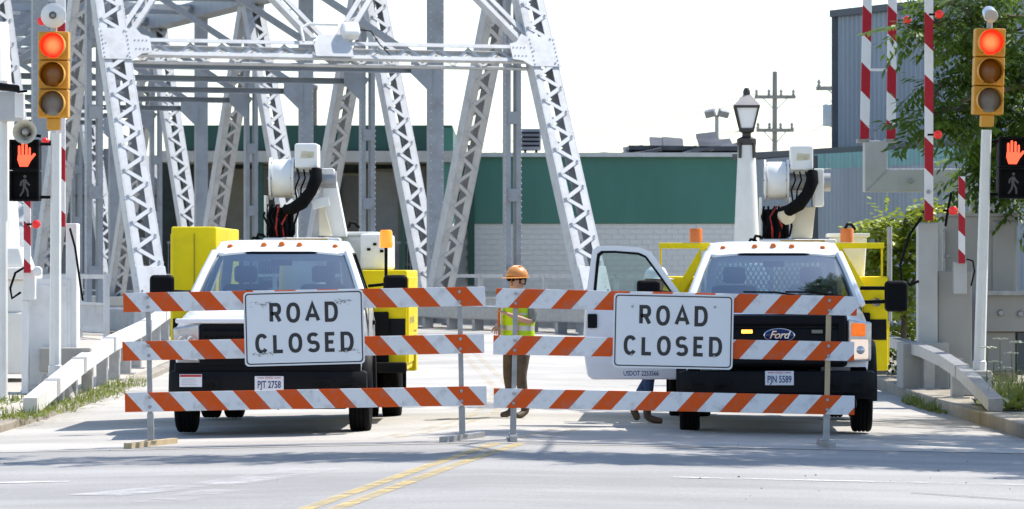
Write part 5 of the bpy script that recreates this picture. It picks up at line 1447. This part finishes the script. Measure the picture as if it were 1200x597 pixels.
skin_m = M('skin', (.52,.29,.20), .55, var=.08)
boot_m = M('boot_leather', (.075,.05,.03), .7, var=.3, scale=14)
pants_m = M('brown_work_trousers', (.10,.070,.048), .9, var=.3, scale=14)
jean_m = M('blue_denim', (.030,.060,.15), .9, var=.25, scale=20)
shirt_m = M('grey_shirt', (.20,.21,.20), .9, var=.2, scale=14)
lime = M('lime_vest', (.52,.78,.01), .65, var=.08, scale=12, emit=(.35,.8,.02), es=.0)
silver = M('reflective_band', (.62,.64,.64), .35, metal=.2)
orange_h = M('orange_hard_hat', (.62,.25,.06), .4, var=.06)
white_h = M('white_hard_hat', (.80,.82,.83), .4, var=.04)
orange_b = M('orange_braid', (.70,.13,.02), .7)
def person(label, loc, yaw, sc_, legs, arms, colours, hat, vest):
    T = thing('person', label, 'person', loc, rz=yaw); T.scale = (sc_*1.08, sc_*1.08, sc_)
    pants, shirt = colours
    v = [(0,0,.96),(0,.005,1.10),(0,.015,1.28),(0,.012,1.42),(0,-.005,1.50),(0,-.022,1.565),(0,-.028,1.65),(0,-.02,1.74)]
    r = [(.155,.115),(.150,.108),(.170,.115),(.125,.085),.057,(.068,.085),(.078,.098),(.062,.078)]
    e = [(0,1),(1,2),(2,3),(3,4),(4,5),(5,6),(6,7)]; sm = [1,2,2,2,0,0,0]
    def chain(root, pts, rs, ms):
        k = root
        for p, q, m in zip(pts, rs, ms):
            v.append(p); r.append(q); e.append((k, len(v)-1)); sm.append(m); k = len(v)-1
        return k
    for s, lg in zip((-1, 1), legs):
        chain(0, lg, [(.098,.10),(.085,.088),.068,(.060,.062),.052,.050,(.045,.036),(.036,.024)], [1,1,1,1,1,3,3,3])
    hands = []
    for s, am in zip((-1, 1), arms):
        k = chain(3, am, [.068,.058,.046,.040,.028,(.040,.024),(.034,.018)], [2,2,2 if len(am) < 3 else 2,0,0,0,0])
        hands.append(k)
        pw, pa = V(v[k-1]), V(v[k]); d = (pa-pw).normalized(); sd = d.cross(V((0,0,1))); sd = sd.normalized() if sd.length > .1 else V((1,0,0))
        nn = sd.cross(d)
        for q, (off, ln) in enumerate(((-.030,.062),(-.010,.075),(.011,.070),(.031,.055))):
            b0 = pa+sd*off
            chain(k, [tuple(b0+d*.015), tuple(b0+d*(.02+ln*.5)-nn*.012), tuple(b0+d*(.02+ln*.85)-nn*.04)], [.0095,.0085,.007], [0,0,0])
        chain(k-1, [tuple(pw+sd*.035+d*.02), tuple(pw+sd*.058+d*.05-nn*.012), tuple(pw+sd*.06+d*.08-nn*.03)], [.012,.010,.008], [0,0,0])
    body = skinned('body', v, e, r, sm, [skin_m, pants, shirt, boot_m], T, 0, 1)
    # head details
    b = MB(); b.lathe([(0,-.02),(.016,-.014),(.017,.006),(.008,.03),(0,.034)], (0,-.125,1.625), (0,.5,1), n=8); b.build('nose', skin_m, T, smooth=True)
    for s in (-1, 1):
        b = MB(); b.lathe([(0,-.012),(.024,-.008),(.030,.004),(0,.012)], (s*.082,-.012,1.64), (1,0,0), n=10); b.build('ear', skin_m, T, smooth=True)
        b = MB(); b.lathe([(0,-.012),(.024,-.01),(.027,0),(0,.004)], (s*.034,-.112,1.668), (s*.35,1,0), n=10); b.build('safety_glasses', dark, T, smooth=True)
        b = MB(); b.tube([(s*.058,-.105,1.668),(s*.085,-.02,1.664)], .005, 5); b.build('glasses_temple', dark, T)
    b = MB(); b.bb(-.022,.022,-.118,-.108,1.588,1.596); b.build('mouth', M('lips', (.35,.13,.10), .5), T, bev=.002)
    b = MB(); b.lathe([(.083,-.045),(.088,0),(.086,.05),(0,.05)], (0,.012,1.655), (0,.15,1), n=14); b.build('hair', M('dark_hair', (.05,.035,.025), .8), T, smooth=True)
    # hard hat
    b = MB(); b.lathe([(.125,0),(.128,.012),(.120,.05),(.100,.092),(.060,.120),(0,.128)], (0,-.018,1.695), (0,.06,1), n=20)
    for x in (-.03,0,.03): b.tube([(x,-.135,1.73),(x,-.10,1.80),(x,-.02,1.832),(x,.06,1.805),(x,.10,1.74)], .008, 6)
    h_ = b.build('hard_hat', hat, T, smooth=True, ang=60)
    b = MB(); n = 20; vs = []
    for i in range(n):
        a = 2*math.pi*i/n; f = max(0, -math.sin(a))
        for rr_, zz in ((.120,1.697),(.140+.055*f,1.690-.008*f),(.140+.055*f,1.684-.008*f),(.120,1.690)):
            vs.append((rr_*math.cos(a), -.018+rr_*math.sin(a), zz))
    b.add(vs, [(i*4+q, i*4+(q+1) % 4, ((i+1) % n)*4+(q+1) % 4, ((i+1) % n)*4+q) for i in range(n) for q in range(4)]); b.build('brim', hat, h_, smooth=True)
    # vest
    if vest:
        b = MB(); zs = [.93,1.0,1.05,1.09,1.11,1.18,1.24,1.26,1.31,1.33,1.38,1.43,1.465]
        rx = [.205,.20,.198,.197,.198,.205,.212,.214,.214,.212,.20,.165,.10]; ry = [.165,.16,.155,.155,.155,.158,.16,.16,.158,.155,.14,.11,.085]
        n = 24
        for j in range(len(zs)-1):
            b.mi = 1 if (zs[j] in (1.05,1.09,1.24,1.26) and j in (2,3,6)) else 0
            vs = []
            for z, a_, c_ in ((zs[j],rx[j],ry[j]),(zs[j+1],rx[j+1],ry[j+1])):
                for i in range(n):
                    t_ = 2*math.pi*i/n; wob = 1+.02*math.sin(5*t_+z*20)
                    vs.append((a_*math.cos(t_)*wob, .012+c_*math.sin(t_)*wob, z))
            b.add(vs, [(i, (i+1) % n, n+(i+1) % n, n+i) for i in range(n)])
        vo = b.build('vest', [lime, silver], T, smooth=True, ang=60)
        for s in (-1, 1):
            for xx, mt, o_ in ((.10, silver, .0), (.135, orange_b, .001)):
                b = MB(); b.tube([(s*xx,-.165-o_,.96),(s*xx,-.168-o_,1.12),(s*xx,-.168-o_,1.26),(s*xx*.95,-.145-o_,1.37),(s*xx*.9,-.06,1.47),(s*xx*.9,.05,1.46)], .014, 5); b.build('vest_braid', mt, T, smooth=True)
    return T
# worker by the centre line, facing left and down, hands together at the belt
person('worker in orange hard hat, lime vest and brown trousers standing between the trucks', (P(607,0,46.2).x, 46.2, gz(.07,46.2)+.005), R(-42), .975,
       [[(-.095,0,.90),(-.105,-.015,.68),(-.112,-.03,.50),(-.112,.0,.34),(-.112,.03,.15),(-.115,.035,.075),(-.118,-.05,.04),(-.122,-.155,.03)],
        [(.095,0,.90),(.11,-.06,.68),(.13,-.10,.50),(.14,-.08,.34),(.15,-.05,.15),(.152,-.045,.075),(.165,-.13,.04),(.185,-.235,.03)]],
       [[(-.185,.01,1.42),(-.235,.0,1.28),(-.26,.02,1.13),(-.20,-.12,1.10),(-.12,-.21,1.10),(-.09,-.25,1.09),(-.06,-.28,1.07)],
        [(.185,.01,1.42),(.245,-.02,1.29),(.265,-.06,1.15),(.19,-.17,1.19),(.09,-.24,1.24),(.05,-.26,1.26),(.015,-.27,1.275)]],
       (pants_m, shirt_m), orange_h, True)
person('person in white hard hat and blue jeans standing behind the open truck door', (P(767,0,45.3).x, 45.3, gz(1.7,45.3)+.005), R(70), .99,
       [[(-.095,0,.90),(-.10,.02,.68),(-.10,.03,.50),(-.10,.04,.34),(-.10,.05,.15),(-.10,.055,.075),(-.10,-.03,.04),(-.10,-.13,.03)],
        [(.095,0,.90),(.10,.02,.68),(.10,.10,.50),(.10,.19,.36),(.10,.26,.20),(.10,.275,.15),(.10,.235,.075),(.10,.225,.02)]],
       [[(-.185,.01,1.42),(-.22,-.06,1.29),(-.23,-.16,1.18),(-.22,-.28,1.22),(-.20,-.38,1.27),(-.20,-.43,1.28),(-.20,-.47,1.28)],
        [(.185,.01,1.42),(.22,-.04,1.28),(.23,-.10,1.15),(.21,-.22,1.17),(.19,-.33,1.20),(.19,-.38,1.21),(.19,-.42,1.21)]],
       (jean_m, M('green_shirt', (.18,.34,.14), .9, var=.2)), white_h, False)

# ================================================================ TREES AND PLANTS
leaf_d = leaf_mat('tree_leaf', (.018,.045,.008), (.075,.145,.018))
leaf_t = leaf_mat('tree_leaf_bright', (.045,.09,.012), (.17,.27,.035))
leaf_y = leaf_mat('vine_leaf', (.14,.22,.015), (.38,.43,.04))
leaf_s = leaf_mat('weed_leaf', (.09,.13,.02), (.26,.29,.06), 3)
bark = M('bark', (.13,.105,.08), .95, var=.35, scale=6, bump=.6, bscale=18)
def leaf(b, p, d, n, ln, wd):
    sd = d.cross(n)
    if sd.length < 1e-3: return
    sd.normalize(); nn = sd.cross(d)
    b.add([p, p+d*ln*.45+sd*wd*.5-nn*wd*.12, p+d*ln-nn*ln*.12, p+d*ln*.45-sd*wd*.5-nn*wd*.12], [(0,1,2),(0,2,3)])
def rv(r): 
    while True:
        q = V((r.uniform(-1,1), r.uniform(-1,1), r.uniform(-1,1)))
        if .05 < q.length < 1: return q
def sprays(b, c, rad, n, r, ln=.12, wd=.045, nl=6, tw=None):
    for _ in range(n):
        q = rv(r); q *= (.55+.45*r.random())/max(q.length, .3)*q.length**.5
        p = V(c)+V((q.x*rad[0], q.y*rad[1], q.z*rad[2]))
        d = V((q.x+r.gauss(0,.5), q.y+r.gauss(0,.5), q.z*.4-.35+r.gauss(0,.3))).normalized()
        L = ln*r.uniform(2.2, 4.0); up = V((r.gauss(0,.35), r.gauss(0,.35), 1)).normalized()
        sd = d.cross(up)
        if sd.length < .1: continue
        sd.normalize()
        if tw is not None and r.random() < .25: tw.tube([p-d*L*.4, p+d*L], [.006,.003], 4, cap=False)
        for i in range(nl):
            f = (i+.6)/nl; pp = p+d*L*f+V((0,0,-.12*L*f*f))
            for s in (-1, 1):
                dd = (sd*s+d*.55+V((0,0,-.25+r.gauss(0,.15)))).normalized()
                leaf(b, pp, dd, up, ln*r.uniform(.75,1.2), wd*r.uniform(.8,1.2))
        leaf(b, p+d*L, d, up, ln, wd)
def tree(name, label, base, trunk, limbs, blobs, seed, mat, ln, wd, nl=6, cat='tree'):
    r = random.Random(seed)
    T = thing(name, label, cat, base)
    b = MB(); b.tube(trunk[0], trunk[1], 10)
    for pts, rs in limbs: b.tube(pts, rs, 7)
    for c, rad, n in blobs:
        a = min((q for pts, _ in limbs+[trunk] for q in pts), key=lambda q: (V(q)-V(c)).length)
        m_ = V(a).lerp(V(c), .5)+rv(r)*.15*(V(c)-V(a)).length
        b.tube([a, m_, c, V(c)+rv(r)*.4*min(rad)], [.05,.035,.02,.008], 6)
        for _ in range(6):
            q = rv(r); b.tube([c, V(c)+V((q.x*rad[0],q.y*rad[1],q.z*rad[2]))*.5, V(c)+V((q.x*rad[0],q.y*rad[1],q.z*rad[2]))*.95], [.014,.01,.004], 5)
    b.build('trunk', bark, T, world=True, smooth=True)
    k = MB()
    for c, rad, n in blobs: sprays(k, c, rad, n, r, ln, wd, nl)
    k.build('crown', mat, T, world=True)
    return T
def pp(x, y, Y): return tuple(P(x, y, Y))
tr0 = (9.6, 57.5, .1)
tree('tree', 'large dark leafy tree behind the right traffic light', tr0,
     ([tr0, (9.5,57.5,2), (9.2,57.4,4), (9.0,57.2,6.5), (8.8,57,9)], [.26,.22,.19,.15,.07]),
     [([(9.2,57.4,4), (8.3,57,4.6), pp(1150,110,56.6), pp(1090,135,56.4)], [.10,.06,.035,.012]),
      ([(9.2,57.4,4.6), (8.4,57,5.4), pp(1140,20,56.6), pp(1085,35,56.4)], [.10,.06,.03,.012]),
      ([(9.0,57.2,6.5), (7.6,56.6,8.2), (5.6,55.5,9.4)], [.12,.08,.03])],
     [(pp(1182,40,57.2), (.62,.9,.75), 135), (pp(1200,120,57.6), (.62,.9,.8), 165), (pp(1215,205,58), (.6,.8,.7), 120), (pp(1165,150,57.8), (.4,.6,.5), 82), (pp(1148,95,57.4), (.35,.5,.45), 60),
      (pp(1122,128,56.5), (.42,.4,.18), 39), (pp(1085,143,56.4), (.28,.3,.12), 21), (pp(1108,28,56.5), (.45,.5,.2), 39), (pp(1068,30,56.4), (.25,.3,.16), 18), (pp(1140,60,56.6), (.3,.4,.25), 33), (pp(1120,5,56.5), (.5,.5,.25), 39), (pp(1100,100,56.6), (.3,.3,.12), 18), (pp(1150,200,58.2), (.25,.4,.5), 39), (pp(1190,-40,57), (1.0,1.2,.8), 105),
      ((6.6,54.2,9.2), (1.1,1.1,.8), 50), ((4.9,53.4,9.5), (1.1,1.1,.7), 45), ((6.0,52.2,9.3), (1.0,1.0,.6), 39)],
     5, leaf_t, .16, .06)
tr1 = (10.6, 39.6, .1)
blobs = []
rs_ = random.Random(21)
for i in range(11):
    x = .2+i*1.02
    blobs.append(((x+rs_.uniform(-.2,.2), 39.5+rs_.uniform(-.3,.3)+(.5 if i < 5 else 0), 8.8+rs_.uniform(-.3,.4)), (.85,rs_.uniform(.6,.9),.5), 110 if i > 4 else 70 if i > 1 else 34))
for i in range(20):
    blobs.append(((5.2+rs_.uniform(0,6.2), 40.2+rs_.uniform(0,5.6), 8.9+rs_.uniform(-.4,.8)), (1.0,.9,.5), 105))
for i in range(5):
    blobs.append(((9.5+rs_.uniform(0,2.5), 37.2+rs_.uniform(0,1.5), 8.2+rs_.uniform(-.3,.5)), (1.0,.9,.5), 90))
for i in range(15):
    blobs.append(((10.3+rs_.uniform(0,2.8), 44.5+rs_.uniform(0,8.5), 8.6+rs_.uniform(-.4,.7)), (1.0,.9,.5), 40))
tree('tree', 'broad shade tree overhanging the road before the barricades', tr1,
     ([tr1, (10.6,39.6,3), (10.4,39.5,6), (9.8,39.4,8.2)], [.34,.28,.22,.14]),
     [([(10.4,39.5,6), (8,39.4,8), (5,39.3,8.7), (2,39.4,8.9)], [.16,.12,.08,.03]), ([(10.4,39.5,6), (11.2,42,7.6), (11.6,46,8.4), (11.8,51,8.6)], [.16,.12,.09,.03])], blobs, 8, leaf_d, .17, .075)
bs0 = pp(1058, 425, 60)
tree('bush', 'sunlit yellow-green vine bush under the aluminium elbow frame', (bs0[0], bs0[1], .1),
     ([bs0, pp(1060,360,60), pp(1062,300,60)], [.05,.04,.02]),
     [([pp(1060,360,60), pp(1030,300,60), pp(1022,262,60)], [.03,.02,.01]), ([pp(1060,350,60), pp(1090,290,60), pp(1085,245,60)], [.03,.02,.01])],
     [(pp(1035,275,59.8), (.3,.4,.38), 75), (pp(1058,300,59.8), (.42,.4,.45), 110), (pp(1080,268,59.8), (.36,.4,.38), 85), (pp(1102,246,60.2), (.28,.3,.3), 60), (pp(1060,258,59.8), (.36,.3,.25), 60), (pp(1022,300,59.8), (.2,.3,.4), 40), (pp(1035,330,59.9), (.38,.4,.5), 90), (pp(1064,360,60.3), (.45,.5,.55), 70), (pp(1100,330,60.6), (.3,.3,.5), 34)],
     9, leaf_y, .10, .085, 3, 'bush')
bs1 = pp(1060, 425, 61.5)
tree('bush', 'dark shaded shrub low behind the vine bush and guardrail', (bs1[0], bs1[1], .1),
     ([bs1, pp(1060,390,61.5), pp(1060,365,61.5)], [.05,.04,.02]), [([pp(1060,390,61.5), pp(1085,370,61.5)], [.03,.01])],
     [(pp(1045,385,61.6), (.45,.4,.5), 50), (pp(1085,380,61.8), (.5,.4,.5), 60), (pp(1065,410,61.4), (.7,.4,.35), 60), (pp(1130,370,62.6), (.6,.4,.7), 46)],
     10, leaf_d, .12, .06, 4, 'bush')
# grass tufts along the left and right kerbs
def grass(name, label, pts, n, hgt, seed, mat, spread):
    r = random.Random(seed); b = MB()
    for _ in range(n):
        f = r.random()*(len(pts)-1); i = int(f); c = V(pts[i]).lerp(V(pts[i+1]), f-i)
        k = math.sin(c.y*2.1)+math.sin(c.y*5.3+1)
        if r.random() > .55+.25*k: continue
        c.x += r.gauss(0, spread); c.y += r.gauss(0, .2)
        a = r.uniform(0, 6.28); h_ = hgt*r.uniform(.3, 1.1); d = V((math.cos(a), math.sin(a), 0)); sd = V((-d.y, d.x, 0))*r.uniform(.004,.010)
        c.z = max(LS(c.x, c.y) if c.x < -6 else gz(c.x, c.y)+.02, c.z) if c.x < 0 else c.z
        if r.random() < .35:
            for q in range(4):
                a2 = a+q*1.57+r.uniform(-.4,.4); leaf(b, c, V((math.cos(a2), math.sin(a2), r.uniform(.3,1.1))).normalized(), V((0,0,1)), h_*r.uniform(.5,.9), h_*.35)
            continue
        b.add([c-sd, c+sd, c+d*h_*.25+V((0,0,h_*.7))+sd*.6, c+d*h_*.25+V((0,0,h_*.7))-sd*.6, c+d*h_*r.uniform(.4,.9)+V((0,0,h_))], [(0,1,2,3),(3,2,4)])
    o = b.build(name, mat); tag(o, label, 'grass', kind='stuff'); return o
grass('grass', 'sunlit weedy grass growing along the left kerb under the guardrail', [(-5.9,45.5,.0),(-5.72,48,.0),(-5.7,52,.0),(-5.74,56,.02),(-5.8,60,.05)], 1500, .13, 3, leaf_s, .15)
grass('grass', 'sparse weeds along the left sidewalk edge', [(-6.2,46,.1),(-6.3,50,.1)], 260, .11, 4, leaf_s, .12)
grass('grass', 'small weeds in the gutter below the right kerb', [(5.50,50,-.1),(5.5,53,-.1),(5.5,54.5,-.1)], 700, .16, 6, leaf_s, .05)
grass('grass', 'tall weedy grass on the right sidewalk beside the guardrail end', [(6.0,47.2,.05),(6.3,49.5,.05),(6.5,51,.05)], 1100, .40, 7, leaf_s, .13)
fl_w = M('umbel_white', (.62,.62,.50), .8)
for i, (px, py, hh) in enumerate(((1158,408,.85),(1172,398,.95),(1185,415,.8),(1165,425,.7),(1192,402,.9),(1178,432,.65))):
    Yw = 49.0+.3*i; c = P(px, py, Yw); g0 = RS(c.x, Yw)
    T = thing('wildflower', ['leftmost','third','fifth','second','rightmost','fourth'][i]+(' of the six' if i in (0,4) else ' from left of the six')+' white umbel wildflowers beside the right guardrail end', 'wildflower', (c.x, Yw, g0), group='white wildflowers on the right sidewalk')
    b = MB(); b.tube([(0,0,0),(.02*(i % 3-1),0,(c.z-g0)*.5),(0,0,c.z-g0)], .006, 5); b.build('stem', leaf_s, T)
    b = MB(); r = random.Random(40+i)
    for q in range(26):
        a, rr_ = r.uniform(0, 6.28), .10*math.sqrt(r.random()); p_ = V((rr_*math.cos(a), rr_*math.sin(a), c.z-g0+.02-rr_*.15+r.uniform(-.006,.006)))
        b.box(p_, (.02,.02,.008), (r.uniform(-.4,.4), r.uniform(-.4,.4), a))
    b.build('flower_head', fl_w, T)
    b = MB(); r = random.Random(60+i)
    for q in range(14):
        a = r.uniform(0, 6.28); leaf(b, V((0,0,r.uniform(.05,.6)*(c.z-g0))), V((math.cos(a), math.sin(a), r.uniform(-.1,.6))).normalized(), V((0,0,1)), r.uniform(.1,.2), .03)
    b.build('leaves', leaf_s, T)

# grit on the asphalt
r = random.Random(77); b = MB()
for _ in range(50):
    x = r.uniform(-5, 6) if r.random() < .3 else r.gauss(3.6, 1.2); y = r.uniform(26, 41)
    if abs(x) > 6: continue
    s_ = r.uniform(.005, .013); b.box((x, y, gz(x, y)+s_*.3), (s_*1.3, s_, s_*.7), (r.uniform(-.5,.5), r.uniform(-.5,.5), r.uniform(0, 3)))
tag(b.build('gravel', M('grit', (.10,.095,.09), .9, var=.4, scale=9)), 'scattered grit lying on the asphalt before the barricades', 'gravel', kind='stuff')
